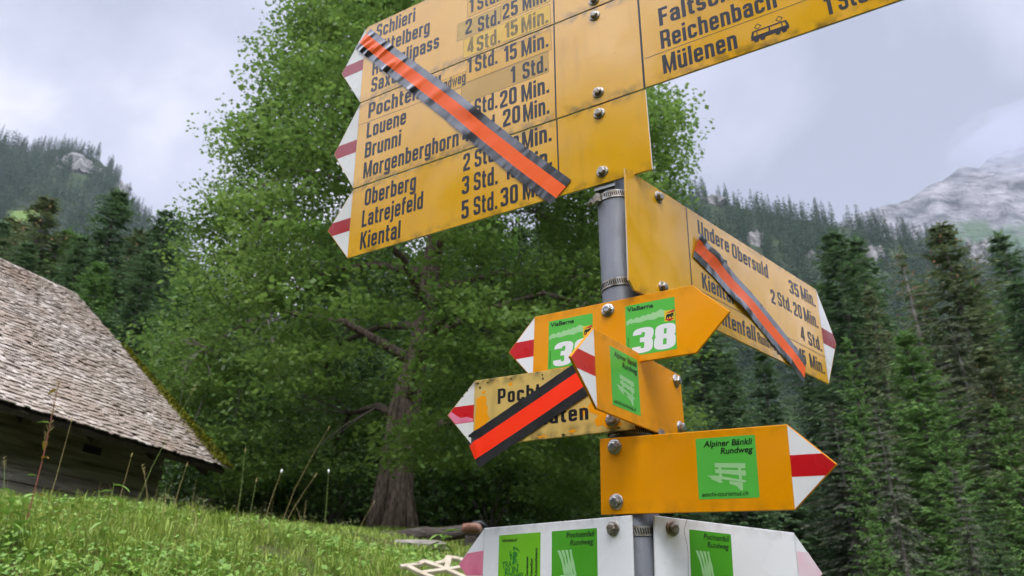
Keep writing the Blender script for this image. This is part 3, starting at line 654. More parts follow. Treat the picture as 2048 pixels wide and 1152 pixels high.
# top one
mA = paint('yellow_enamel_top', YEL, .15, YEL2, 0, -.198, .65, spec=.85)
A = Sign('stack', 'direction_sign', 'large yellow sign reading Schlieri, Rengglipass, Saxeten, topmost of the stack', 'sign', off=(0, -404))
A.sheet([(2, -401), (600, -405), (600, -205.6), (0, -204.6), (-61, -302)], mA, edge=M_alu)
tip_parts(A, -2, (-61, -302), -401, -204.6, -302, -317, -288, M_whiteold, M_redfade)
A.flat('divider_line', [(444.5, -404), (447.5, -404), (445.5, -206.5), (442.7, -206.5)], .15, M_black)
patch(A, 257, -352, 437, -306, (.76, .42, .05)); patch(A, 235, -300, 333, -257.5, (.60, .38, .07)); patch(A, 333.5, -303, 437.5, -259.5, (.72, .42, .06)); patch(A, 250, -254.5, 437.2, -209.5, (.82, .50, .035))
bigtext(A, [('Schlieri', 28, -357.5, 101), ('Mittelberg', 26.5, -309.5, 141), ('Rengglipass', 25, -262, 167), ('Saxeten', 25.6, -219, 112), ('1', 262, -315, 9), ('Stunde', 280, -313, 88), ('2', 253.3, -265, 15.2), ('Std.', 282, -258.5, 49), ('25', 337, -263, 33), ('Min.', 380, -264, 49.5),
            ('4', 259, -217.2, 14.5, 36, M_fade), ('Std.', 279.8, -212.5, 52, 36, M_fade), ('15', 342, -216.3, 27.5, 36, M_fade), ('Min.', 377, -213.8, 55.5, 36, M_fade)])
for x, y in ((522.9, -220.5), (524, -388)): A.bolt(x, y, M_rust)
A.bracket(522, -400, -206, 30, 34)
# the one on the right
mR = paint('yellow_enamel_right', YEL, .13, YEL2, 0, -.202, .55, spec=.7)
Rg = Sign('right', 'direction_sign', 'large yellow sign reading Undere Obersuld, pointing right below the stack', 'sign')
Rg.sheet([(0, 0), (632.8, 0), (695, 100.5), (633.6, 202), (12, 202), (0, 190)], mR, edge=paint('chipped_edge', (.62, .60, .55), .5, YEL, 0, -1, 0))
tip_parts(Rg, 632.5, (695, 100.5), 0, 202, 100, 83.5, 117, M_white, M_redfade)
Rg.flat('divider_line', [(163.6, .8), (166.4, .8), (168.6, 201), (165.8, 201)], .15, M_black)
Rg.flat('ruled_line', [(167.5, 145.6), (632, 146.3), (632, 147.4), (167.5, 146.7)], .15, M_black)
bigtext(Rg, [('Undere', 197.3, 40, 98), ('Obersuld', 305, 43.5, 126), ('Kienberg', 197, 79.8, 87), ('Kiental', 198, 138.6, 96), ('Pochtenfall', 198, 188, 162), ('Rundweg', 366, 187.8, 73, 20), ('35', 511.5, 45.8, 39), ('Min.', 559.4, 43.8, 60),
             ('2', 432.3, 91.5, 16), ('Std.', 459, 88.6, 52), ('20', 519, 90, 33.5), ('Min.', 561, 89.8, 59), ('4', 537, 135.4, 15.5), ('Std.', 566, 137.8, 56), ('Std.', 465, 185, 46), ('15', 521, 184.8, 25), ('Min.', 561, 185.5, 60)], 28.6)
for x, y in ((85.2, 16.1), (83.9, 174.8)): Rg.bolt(x, y, M_rust)
Rg.bracket(60, 8, 170, 34, 30)

# ------------------------------------------------------------------ small signs
ORA = (.86, .325, .001); ORA2 = (.82, .31, .001)
def small_paint(n): return paint(n, ORA, .32, ORA2, 0, -.1, .28, bump=.01, spec=.22)
FONT_M = {}
def font_text(s, txt, x, y, size, parent, right=False, bold=.012, shear=.2, sx=1.0, z=.45, m=None, name='lettering', M2=None, width=None):
    """italic sticker text from Blender's built-in face, turned into a flat mesh; size = cap height in mm"""
    c = bpy.data.curves.new('t', 'FONT'); c.body = txt; c.size = 1; c.offset = bold; c.shear = shear
    o = bpy.data.objects.new('t', c); COL.objects.link(o); bpy.context.view_layer.update()
    me = bpy.data.meshes.new_from_object(o.evaluated_get(bpy.context.evaluated_depsgraph_get()))
    V = np.array([v.co[:] for v in me.vertices]); Fs = [tuple(p.vertices) for p in me.polygons]
    bpy.data.objects.remove(o); bpy.data.curves.remove(c); bpy.data.meshes.remove(me)
    k = size / .70; V[:, 0] -= V[:, 0].min(); sx = width / (V[:, 0].max() * k) if width else sx; wd = V[:, 0].max() * k * sx
    if right: x = x - wd
    pts = [(x + v[0] * k * sx, y - v[1] * k) for v in V]
    if M2: pts = [M2(a, b_) for a, b_ in pts]
    return mesh_np(name, [s.p(a, b_, z) for a, b_ in pts], Fs, m or M_black, parent)
def rounded(x0, y0, x1, y1, r=2.0):
    o = []
    for cx, cy, a0 in ((x0+r, y0+r, 180), (x1-r, y0+r, 270), (x1-r, y1-r, 0), (x0+r, y1-r, 90)):
        for k in range(5): a = R(a0 + 90*k/4); o.append((cx + r*math.cos(a), cy + r*math.sin(a)))
    return o
def via_sticker(s, x0, y0, x1, y1):
    st = s.flat('route_sticker', rounded(x0, y0, x1, y1, 1), .15, M_green); W_ = x1 - x0; q = lambda a, b_: (x0 + a * W_ / 75, y0 + b_ * (y1 - y0) / 76)
    font_text(s, 'ViaBerna', *q(3, 9.4), 6.4, st, shear=0.0, bold=.022, sx=1.18)
    top = [(1.5, 24), (5, 22), (9, 20.5), (12, 22.5), (17, 20), (22, 21.5), (26, 19), (31, 20), (35, 17.8), (38, 19.3), (42, 16.8), (46, 18), (51, 15.5), (54, 14.5), (57, 16.5), (61, 18)]
    s.flat('mountain_print', [q(*p) for p in top] + [q(61, 27), q(50, 26), q(44, 28.5), q(33, 27), q(22, 29), q(12, 27.5), q(9, 29), q(6, 27), q(4, 30), q(1.5, 29)], .24, M_pale, st)
    cx0, cy0, cw, chh = 59, 18.5, 15, 15.5
    c = s.flat('crest', [q(cx0, cy0), q(cx0 + cw, cy0), q(cx0 + cw, cy0 + chh), q(cx0, cy0 + chh)], .30, M_yprint, st)
    s.polys('red_field', [[q(cx0, cy0 + 4.2), q(cx0 + cw*.45, cy0 + 2.2), q(cx0 + cw, cy0 - .5), q(cx0 + cw, cy0 + 3.6)], [q(cx0, cy0 + 12), q(cx0 + cw, cy0 + 12.5), q(cx0 + cw*.5, cy0 + 16.5)]], .36, M_red, c)
    s.polys('bear', [[q(cx0+2, cy0+7.6), q(cx0+4, cy0+5.6), q(cx0+9, cy0+5.4), q(cx0+12.4, cy0+4.2), q(cx0+14, cy0+5.4), q(cx0+13.6, cy0+7), q(cx0+11.5, cy0+8.4), q(cx0+11, cy0+9.4), q(cx0+3, cy0+9.6)],
                      [q(cx0+2.4, cy0+8.5), q(cx0+4.4, cy0+8.8), q(cx0+3.6, cy0+12.2), q(cx0+1.8, cy0+12)], [q(cx0+5, cy0+9), q(cx0+7, cy0+9), q(cx0+6.8, cy0+12), q(cx0+5.2, cy0+12)], [q(cx0+8.6, cy0+9), q(cx0+10.6, cy0+8.8), q(cx0+11.8, cy0+11.8), q(cx0+10, cy0+12)], [q(cx0+11, cy0+7), q(cx0+12.5, cy0+7), q(cx0+14.3, cy0+10), q(cx0+13, cy0+10.4)]], .42, M_black, c)
    a = q(9.5, 73); s.text('38', a[0], a[1], 36, 61, m=M_wprint, z=.30, name='route_number', parent=st, shear=.05, weight=1.22, sp=.06)
    rot = lambda a0, b0: (lambda u, v: (a0 + (v - b0), b0 - (u - a0)))
    ax, ay = q(4.6, 73); font_text(s, 'Wanderland Schweiz', ax, ay, 2.1, st, shear=0.0, bold=.01, M2=rot(ax, ay))
    return st
V_ = Sign('via', 'route_sign', 'small orange sign with two green stickers numbered 38, arrow ends both ways', 'sign')
V_.sheet([(0, 0), (248.5, 0), (297.5, 49.5), (248.5, 100), (0, 100), (-44.5, 51)], small_paint('orange_enamel_via'))
tip_parts(V_, 0, (-44.5, 51), 0, 100, 50, 37.5, 64.5, M_white, M_red, 1.1)
via_sticker(V_, 25, 13, 97.5, 89.5); via_sticker(V_, 148.8, 12.5, 222.5, 90)
V_.bolt(122, 13.3); V_.bolt(122, 86); V_.bracket(120, 4, 96, 32, 26)

def bench_icon(s, st, X):
    q = X
    s.polys('bench_symbol', [[q(24, 40), q(62, 42.3), q(62, 48.5), q(24, 45.2)], [q(24, 47.5), q(62, 51), q(62, 57.5), q(24, 52)], [q(28.5, 44), q(32, 44.3), q(32.5, 60), q(29, 60)], [q(53, 47), q(56.8, 47.5), q(57, 62), q(53.4, 62)],
                                [q(13.5, 55), q(26, 55.3), q(62, 63), q(60.5, 65.3), q(18, 57.5)], [q(18, 57.5), q(31, 59), q(32.5, 64.5), q(28, 64.2), q(24, 61.8), q(19, 60)], [q(41, 62.5), q(57.5, 65), q(57, 74.5), q(54.5, 74.5), q(50, 69.2), q(45, 67), q(41.5, 66.3)]], .24, M_pale, st)
def bench_sticker(s, x0, y0, x1, y1):
    st = s.flat('route_sticker', rounded(x0, y0, x1, y1, 1.6), .15, M_green); W_ = x1 - x0; H_ = y1 - y0; q = lambda a, b_: (x0 + a * W_ / 75.5, y0 + b_ * H_ / 75)
    k = W_ / 75.5
    font_text(s, 'Alpiner Bänkli', *q(72, 11), 7.3 * k, st, right=True, bold=.018, sx=1.03); font_text(s, 'Rundweg', *q(72, 20.8), 7.3 * k, st, right=True, bold=.018, sx=1.03)
    font_text(s, 'aeschi-tourismus.ch', *q(4.5, 71.5), 5.2 * k, st, bold=.006, sx=.98)
    # the symbol sits in the middle of the film
    bench_icon(s, st, lambda a, b_: q(a - 1, b_ - 8.5 + 0)); return st
O_ = Sign('orange', 'route_sign', 'small orange arrow sign pointing right with a green bench sticker', 'sign')
O_.sheet([(0, 0), (250.5, 0), (302.5, 50), (250.5, 99.6), (0, 99.6)], small_paint('orange_enamel'))
tip_parts(O_, 250.5, (302.5, 50), 0, 99.6, 50, 36.8, 62, M_white, M_red, 1.1)
bench_sticker(O_, 135.5, 9.5, 211, 84.3)
O_.bolt(22.1, 12); O_.bolt(22.9, 83.5); O_.bracket(24, 4, 96, 32, 26)
S_ = Sign('small', 'route_sign', 'small orange arrow sign turned sideways, pointing left towards the viewer, green bench sticker', 'sign')
S_.sheet([(0, 0), (264, 0), (264, 103.6), (0, 103.6), (-59, 52)], small_paint('orange_enamel_side'))
tip_parts(S_, 0, (-59, 52), 0, 103.6, 52, 37.6, 63, M_white, M_red, 1.1)
bench_sticker(S_, 40.5, 12.2, 119.5, 90)
S_.bolt(244.9, 13.1); S_.bolt(246.1, 83.1); S_.bracket(150, 6, 98, 33, 26)

# old weathered sign with flaking paint
mP = paint('weathered_cream_yellow', (.66, .45, .10), .38, (.58, .40, .11), 0, -.1, 1.3, bump=.05)
P_ = Sign('pocht', 'route_sign', 'old small faded yellow sign with flaking paint, crossed by a red and black tape', 'sign')
P_.sheet([(0, 0), (243, 0), (242.5, 100.8), (1, 100.8), (-45, 48.5)], mP)
tip_parts(P_, 0, (-45, 48.5), 0, 100.8, 50, 37.2, 63.4, M_whiteold, M_red, 1.0)
P_.flat('faded_band_edge', [(-43, 48.5), (-38, 44), (-30, 50), (-22, 55), (-12, 54.5), (-1, 58.5), (-1, 62.8), (-30.5, 62.8)], .28, M_pink)
mF = small_paint('older_orange_coat')
fl = [[(3.5, 29), (12, 25), (19, 26), (21, 33), (19.5, 38), (23, 45), (22, 52), (26, 62), (15, 72), (6, 78), (2, 80), (2.5, 60), (4, 40)], [(178, 62), (184, 55), (196, 58), (206, 60), (209, 68), (214, 72), (222, 80), (219, 86), (226, 92), (215, 96), (204, 95), (198, 90), (190, 92), (186, 84), (192, 76), (180, 70)], [(165, 66), (172, 60), (175, 66), (170, 78), (166, 74)], [(56, 13), (60, 10), (63, 14), (59, 17)], [(12, 20), (16, 17), (19, 20), (15, 23)], [(147, 94), (155, 91), (160, 94), (153, 97)], [(100, 96), (112, 95), (118, 97.5), (104, 98.5)]]
for q_ in fl: P_.flat('flaked_patch', q_, .12, mF)
P_.polys('moss_spot', [[(x + rng.uniform(1, 3) * math.cos(a) * s1, y + rng.uniform(1, 2.4) * math.sin(a)) for a in np.linspace(0, 5.6, 7)] for x, y, s1 in [(5, 5, 1.4), (9, 12, 1), (22, 6, .9), (60, 5, .8), (110, 6, .6), (111, 12, .6), (-20, 22, 1), (-12, 14, .8), (3, 96, 1), (30, 98, 1.4), (140, 98, 1.6), (220, 97, 1.2)]], .2, mat('dark_moss', (.06, .055, .02), .9, .1))
P_.text('Pochtenfall', 39, 41, 22.8, 139, weight=1.02, sp=.12); P_.text('5 Minuten', 46, 80, 22.8, 132, weight=1.02, sp=.12)
P_.bolt(212.6, 84.4, M_rust); P_.bolt(212, 14, M_rust); P_.bracket(212, 5, 96, 32, 26)

# white trail run signs
def fall_sticker(s, x0, y0, sx=1.0):
    H_ = 79; W_ = 79.5 * sx
    st = s.flat('route_sticker', rounded(x0, y0, x0 + W_, y0 + H_, 1), .15, M_green2); q = lambda a, b_: (x0 + a * sx, y0 + b_)
    font_text(s, 'Pochtenfall', *q(75.5, 9.9), 7.0, st, right=True, bold=.006, width=49 * sx); font_text(s, 'Rundweg', *q(73.5, 19.8), 7.0, st, right=True, bold=.006, width=40.5 * sx)
    strips = []
    for k in range(4):
        Lf = []; Rt = []
        for j in range(13):
            v = j / 12; yy = 25.5 + v * 32; xx = 17 + k * 5.6 + v * 5.2 * (1.0) + 3.2 * v * v - (1 - v) ** 4 * 3 * (1.5 - k * .5)
            ww = 2.1 + .5 * math.sin(v * 9 + k) + .5 * v; Lf.append(q(xx - ww, yy)); Rt.append(q(xx + ww, yy))
        strips.append(Lf + Rt[::-1])
    for (cx, cy, r_) in ((18, 60, 4), (25, 58.5, 5), (33, 58.5, 5), (40, 60, 4.4)): strips.append([q(cx + r_*math.cos(a), cy + r_*.7*math.sin(a)) for a in np.linspace(0, 5.8, 12)])
    s.polys('waterfall_symbol', strips, .24, M_pale, st); return st
mW = paint('white_sheet', (.86, .87, .88), .22, (.83, .84, .855), 0, -.1, .30, bump=.01)
WL = Sign('wl', 'route_sign', 'white arrow sign pointing left with a lime and a green sticker, pink tip band', 'sign')
WL.sheet([(0, 0), (270.3, 0), (270.3, 100), (0, 100), (-54, 50)], mW)
WL.flat('red_band', [(0, 32.2), (-35.5, 34.8), (-52.5, 50), (-36, 66), (0, 67)], .2, M_pink); WL.flat('crease_line', [(-.2, 1), (.3, 1), (.3, 99), (-.2, 99)], .14, M_steel)
st = WL.flat('route_sticker', rounded(32.3, 12.3, 114.3, 92, 1), .15, M_lime)
font_text(WL, 'trail-maniacs.ch', 38.7, 22, 4.4, st, shear=.06, bold=.018, sx=.78)
font_text(WL, 'TRA', 40, 58, 8.4, st, shear=0, bold=.02, sx=.85, m=M_dkgreen, M2=lambda a, b_: (a, b_ - (a - 40) * .10)); font_text(WL, 'L', 69, 57.5, 8.4, st, shear=0, bold=.02, sx=.8, m=M_dkgreen, M2=lambda a, b_: (a, b_ - (a - 40) * .10))
font_text(WL, 'RUN', 46, 68.6, 10, st, shear=0, bold=.03, sx=.92, m=M_dkgreen, M2=lambda a, b_: (a, b_ - (a - 46) * .16)); font_text(WL, 'AESCHIRIED', 43, 75.4, 5, st, shear=0, bold=.03, sx=1, m=M_dkgreen, M2=lambda a, b_: (a, b_ - (a - 43) * .16))
ell = lambda cx, cy, a, b_, t=0: [(cx + a*math.cos(u)*math.cos(t) - b_*math.sin(u)*math.sin(t), cy + a*math.cos(u)*math.sin(t) + b_*math.sin(u)*math.cos(t)) for u in np.linspace(0, 6.0, 12)]
WL.polys('footprint_symbol', [ell(65.5, 40, 5, 4.2, .3), ell(64, 46, 3.4, 6, -.25), ell(62.8, 51, 2.8, 3), ell(63, 31.5, 2, 3), ell(67, 32, 1.3, 2), ell(69.7, 33, 1.1, 1.8), ell(71.8, 34.6, 1, 1.5), ell(73.4, 36.6, .8, 1.2), ell(57, 40.5, 2.6, 2.2), ell(57.6, 44.6, 1.6, 3), ell(54.5, 37, .9, 1.4), ell(56.4, 36.2, .7, 1.1), ell(58, 36, .6, 1)], .24, M_dkgreen, st)
for xx, tx in ((91.5, 'Geniesser'), (100, 'Klassiker'), (108.6, 'Königsdistanz')): font_text(WL, tx, xx, 71, 4.6, st, shear=.15, bold=.02, sx=1.06, M2=(lambda a0: lambda u, v: (a0 + (v - 71), 71 - (u - a0)))(xx))
fall_sticker(WL, 135.2, 12.3); WL.bolt(241.4, 14.3, M_rust); WL.bolt(241.4, 86, M_rust); WL.bracket(250, 5, 96, 30, 26)
WR = Sign('wr', 'route_sign', 'white arrow sign pointing right with one green waterfall sticker and a hairline crack', 'sign')
WR.sheet([(0, 0), (231.5, 0), (277, 50.4), (231.5, 100), (0, 100)], mW)
WR.flat('red_band', [(233, 24.5), (253.5, 24.5), (275.5, 50.4), (253.5, 76), (233, 76)], .2, M_palepink); WR.flat('crease_line', [(231.8, 1), (232.3, 1), (232.3, 99), (231.8, 99)], .14, M_steel)
fall_sticker(WR, 53.6, 12.2, .85); WR.bolt(27.2, 13.3, M_rust); WR.bolt(27.2, 86, M_rust); WR.bracket(20, 5, 96, 30, 26)
cr = [(50.6, -.4), (48.2, 6), (45.4, 14), (46.5, 22), (49.2, 32), (50.2, 43), (49.6, 55), (49.0, 70), (49.6, 84), (50, 99)]
WR.flat('crack', cr + [(x + .55, y) for x, y in cr[::-1]], .12, M_dark)

# ------------------------------------------------------------------ barrier tapes stuck across three of the signs
def tape(key, name, label, cen, wid, mo, folds, off=(0, 0), z0=1.0, wrap=None, stripe=.47, amp=1.0, seed=0):
    """cen: centre line in sign mm; three lengthwise strips share one rippled surface"""
    s = Sign(key, name, label, 'tape', off); cen = [np.array(c, float) for c in cen]
    Ls = [0]
    for a, b_ in zip(cen, cen[1:]): Ls.append(Ls[-1] + np.linalg.norm(b_ - a))
    tot = Ls[-1]; nl = int(tot / 3.2); cols = [-1, -.8, -.6, -stripe, -.2, 0, .2, stripe, .62, .82, 1]
    def pt(u, v):
        l = u * tot; k = max(0, min(len(cen) - 2, int(np.searchsorted(Ls, l)) - 1)); f = (l - Ls[k]) / (Ls[k+1] - Ls[k])
        p = cen[k] * (1 - f) + cen[k+1] * f; d = (cen[-1] - cen[0]) / np.linalg.norm(cen[-1] - cen[0]); n = np.array([d[1], -d[0]])
        edge = .45 * float(fbm(l / 9, v * 1.3 + seed, 70 + seed, 3))
        q = p + n * (v * wid / 2 + (edge * 2.2 if abs(v) > .95 else 0))
        h = amp * (0.9 + 1.2 * float(fbm(l / 24, v * .9, 50 + seed, 4)) + .5 * abs(v) * float(fbm(l / 6, v, 60 + seed, 2)))
        for (fu, fv, fh, wu) in folds: h += 1.0 * fh * math.exp(-((u * tot - fu - (v - fv) * 9) / wu) ** 2) * math.exp(-((v - fv) / .8) ** 2)
        z = z0 + max(.05, h)
        if wrap: z += wrap(q)
        return q[0], q[1], z
    V = []; Fo = []; Fb = []; n = len(cols)
    for i in range(nl + 1):
        for v in cols: V.append(s.p(*pt(i / nl, v)))
    for i in range(nl):
        for j in range(n - 1):
            f = (i*n+j, i*n+j+1, (i+1)*n+j+1, (i+1)*n+j); (Fo if abs(cols[j]) <= stripe + .01 and abs(cols[j+1]) <= stripe + .01 else Fb).append(f)
    def sub(Fs, nm, m):
        ids = sorted({i for f in Fs for i in f}); mp_ = {a: k for k, a in enumerate(ids)}
        o = mesh_np(nm, [V[i] for i in ids], [tuple(mp_[i] for i in f) for f in Fs], m, s.e, smooth=True); return o
    sub(Fb, 'black_edge', M_tapeB); sub(Fo, 'orange_stripe', mo); return s
tape('stack', 'barrier_tape', 'wrinkled orange and black tape struck diagonally across the stack of large yellow signs', [(-7, -373), (60, -294.5), (140, -206), (225, -110.5), (300, -21.5), (370, 59.5), (446, 143.5)], 51.5, M_tapeO,
     [(48, -.5, 4.6, 5), (62, .1, 3.4, 4), (90, .3, 3.6, 5), (128, -.6, 4.4, 5), (138, -.3, 3.0, 4), (152, .2, 2.6, 6), (26, -.6, 4.0, 6), (14, .2, 2.5, 5), (190, .1, 1.6, 9), (232, -.9, 4.0, 9), (300, .2, 1.6, 12), (396, .7, 4.2, 34), (430, -.7, 2.5, 24)], seed=1)
tape('right', 'barrier_tape', 'orange and black tape with lifted upper corner stuck across the right-hand yellow sign', [(183, 66), (240, 82), (300, 105), (360, 125), (420, 151), (480, 176), (532, 203)], 53, M_tapeO,
     [(10, .9, 6, 14), (60, .9, 4, 22), (150, -.9, 4, 30), (24, .2, 1.6, 5), (40, -.2, 1.2, 6), (320, -.8, 2, 14)], seed=2)
tape('pocht', 'barrier_tape', 'broad red and black tape crossing the old faded sign and hanging past its lower edge', [(192, 9), (120, 47), (40, 88), (-1, 109)], 52, M_tapeR,
     [(60, .2, 1.0, 30), (208, -.3, 3.0, 6)], seed=3, amp=.5, wrap=lambda q: -max(0, (22 - q[0]) / 30) ** 2 * 3 if q[1] > 84 else 0)
# ------------------------------------------------------------------ foliage tools
def quads_from(P, A, B, fold=0.0, Nn=None):
    """leaf blades: base P, along A, half width B -> one folded rhombus each (two quads would be wasted at this size)"""
    n = len(P); V = np.empty((n, 4, 3)); V[:, 0] = P; V[:, 1] = P + A * .5 + B; V[:, 2] = P + A; V[:, 3] = P + A * .5 - B
    return V.reshape(-1, 3), np.arange(n * 4).reshape(n, 4)
def unit(v): return v / np.maximum(1e-9, np.linalg.norm(v, axis=-1, keepdims=True))
M_bark = mat('maple_bark', (.085, .064, .047), .95, .15, var=(.24, .185, .14), scale=9, stretch=(2.6, 2.6, .6), bump=1.0, bscale=10, detail=9)
M_bark2 = mat('spruce_bark', (.09, .07, .06), .95, .15, var=(.17, .15, .14), scale=4, bump=.6, bscale=12)
M_leaf = mat('maple_leaf', (.06, .13, .02), .45, .35, trans=.5, isl=((.06, .132, .028), (.175, .285, .058)), var=(.20, .315, .066), scale=.75)
M_leaf2 = mat('shrub_leaf', (.06, .13, .02), .5, .35, trans=.25, isl=((.05, .11, .025), (.13, .23, .045)))
def needles(name, a, b_, v): return mat(name, a, .7, .25, trans=.30, isl=(a, b_), var=v, scale=.5)
M_nd = needles('spruce_needles', (.06, .12, .048), (.15, .235, .085), (.095, .165, .065))
M_nl = needles('light_green_needles', (.08, .17, .04), (.19, .31, .07), (.125, .235, .058))
M_ng = needles('lichen_grey_needles', (.10, .125, .07), (.21, .225, .15), (.13, .155, .09))
M_nb = needles('olive_needles', (.095, .135, .055), (.20, .23, .095), (.13, .17, .07))
M_nf = needles('far_needles', (.024, .052, .028), (.062, .108, .048), (.04, .076, .038))
M_cone = mat('spruce_cones', (.20, .115, .05), .8, .2)

def spruce_mesh(h, rad, seed, whorls, per, nq, bare=.06, droop=.25, size=1.0, ragged=.25):
    """needle crown as sprays of small blades on drooping whorled branches; returns verts, faces, twig lines"""
    g = np.random.default_rng(seed); Ps = []; As = []; Bs = []; tw = []
    for k in range(whorls):
        f = (k + g.uniform(-.3, .3)) / whorls; z = h * (bare + (1 - bare) * max(0, f)); 
        L = rad * (1 - f) ** .66 * (1.0 if f > .12 else .75 + 2 * f) + .12
        a0 = g.uniform(0, 6.28)
        for j in range(per):
            if g.random() < .08: continue
            an = a0 + 6.2832 * j / per + g.normal(0, .22); l = L * g.uniform(1 - ragged * 1.6, 1 + ragged * .6)
            dr = droop * g.uniform(.6, 1.4) * (1 - .75 * f) - .28 * f
            d = np.array([math.cos(an), math.sin(an), 0]); sd = np.array([-d[1], d[0], 0])
            n = max(2, int(nq * (.35 + .65 * l / rad)))
            t = np.sort(g.uniform(.08, 1.0, n)); curve = -dr * l * t + .10 * l * t ** 2.2
            P = np.array([0, 0, z]) + d * (t * l)[:, None]; P[:, 2] += curve
            tw.append((np.array([0, 0, z]), P[-1]))
            s = g.choice([-1, 1], n); ln = size * (.26 + .34 * (1 - t)) * g.uniform(.7, 1.3, n) * (.5 + .5 * l / rad) * min(1.6, .55 + h / 30)
            A = d * (.55 * ln)[:, None] + sd * (s * ln * g.uniform(.2, 1.0, n))[:, None]; A[:, 2] -= ln * g.uniform(.12, .75, n) * (1 - .6 * f)
            Bv = unit(np.cross(A, g.normal(0, 1, (n, 3)) * .6 + np.array([0, 0, 1.0]))) * (ln * g.uniform(.10, .19, n) * (1.5 if nq < 10 else 1))[:, None]
            Ps.append(P); As.append(A); Bs.append(Bv)
    n = max(8, nq * 2); P = np.tile([0, 0, h * .93], (n, 1)) + g.normal(0, .03, (n, 3)) + np.array([0, 0, 1]) * g.uniform(0, h * .06, (n, 1))
    A = g.normal(0, .16, (n, 3)) * size + np.array([0, 0, .22]); Ps.append(P); As.append(A); Bs.append(unit(np.cross(A, g.normal(0, 1, (n, 3)))) * .05 * size)
    V, Fq = quads_from(np.concatenate(Ps), np.concatenate(As), np.concatenate(Bs)); return V, Fq, tw
def spruce(h, rad, seed, mN, label, group, whorls=34, per=7, nq=13, bare=.06, droop=.3, cones=False, dead=False, size=1.0, ragged=.25, name='spruce_tree'):
    e = empty(name, label=label, cat='tree', group=group)
    V, Fq, tw = spruce_mesh(h, rad, seed, whorls, per, nq, bare, droop, size, ragged)
    mesh_np('crown', V, Fq, mN, e)
    mb = MB(); g = np.random.default_rng(seed + 900); rr = .011 * h + .05
    mb.tube([(0, 0, -.8), (.02, 0, h * .3), (-.03, .03, h * .65), (0, 0, h * .985)], [rr, rr * .8, rr * .45, .02], 9)
    for a, c in tw:
        if g.random() < (.5 if dead else .22):
            m_ = a * .45 + c * .55 + np.array([0, 0, .1]); mb.tube([a, m_, c], [.03, .02, .008], 4, False)
    if dead:
        for k in range(26):
            z = h * g.uniform(.08, .5); an = g.uniform(0, 6.28); l = g.uniform(.6, 2.2); d = np.array([math.cos(an), math.sin(an), 0])
            mb.tube([(0, 0, z), d * l * .6 + [0, 0, z - .2], d * l + [0, 0, z - g.uniform(.4, 1.1)]], [.03, .018, .006], 4, False)
    mb.build('trunk', M_bark2 if not dead else mat('bare_grey_bark', (.20, .17, .15), .9, .2, var=(.30, .27, .24), scale=5), e)
    if cones:
        P = []; A = []; B = []
        for k in range(36):
            z = h * g.uniform(.80, .99); an = g.uniform(0, 6.28); l = rad * (1 - z / h) ** .66 * g.uniform(.3, 1.0) + .1
            P.append((l * math.cos(an), l * math.sin(an), z)); A.append((g.normal(0, .03), g.normal(0, .03), -.2)); B.append((.05, .0, 0))
        P = np.array(P); A = np.array(A); B = np.array(B); V1, F1 = quads_from(P, A, B); V2, F2 = quads_from(P, A, B[:, [1, 0, 2]])
        tag(mesh_np('cone_cluster', np.concatenate([V1, V2]), np.concatenate([F1, F2 + len(V1)]), M_cone, e), kind='stuff')
    return e
def put(e, px, top, Y, wide=1.0, h0=None):
    wide = wide * (1.02 if px > 1380 else 1.25)
    """stand a tree of native height h0 where its top shows at (px, top) at distance Y"""
    A = at(px, top, Y); z = ground_z(A[0], A[1]); k = (A[2] - z) / h0
    e.location = (A[0], A[1], z - .1); e.scale = (k * wide, k * wide, k); return e

# near spruces on the right and left: (px of top, py of top, distance, kind, width, label)
G_NEAR = 'spruces standing at the foot of the slope'
protos = {}
def proto(kind):
    if kind in protos: return None
    H = 24
    cfg = dict(dark=(H, 4.6, 11, M_nd, 48, 10, 44, .03, .30, False, False, 1.15, .25), dark2=(H, 4.2, 12, M_nd, 44, 10, 42, .06, .38, False, False, 1.15, .36), olive=(H, 4.6, 13, M_nb, 46, 10, 44, .04, .34, True, False, 1.1, .32),
               light=(H, 5.4, 14, M_nl, 40, 10, 50, .03, .22, False, False, 1.2, .25), grey=(H, 4.4, 15, M_ng, 34, 9, 46, .08, .75, False, True, 1.15, .42), thin=(H, 3.2, 16, M_nb, 30, 7, 24, .28, .35, True, True, .85, .5))[kind]
    e = spruce(cfg[0], cfg[1], cfg[2], cfg[3], 'x', G_NEAR, cfg[4], cfg[5], cfg[6], cfg[7], cfg[8], cfg[9], cfg[10], cfg[11], cfg[12]); protos[kind] = e; return e
def near_tree(px, top, Y, kind, wide, label, rz=None):
    e = proto(kind)
    if e is None: e = copy_thing(protos[kind], (0, 0, 0), 0, (1, 1, 1), label)
    e['label'] = label; put(e, px, top, Y, wide, 24.0); e.rotation_euler = (0, 0, rz if rz is not None else (px * 1.7) % 6.28); return e
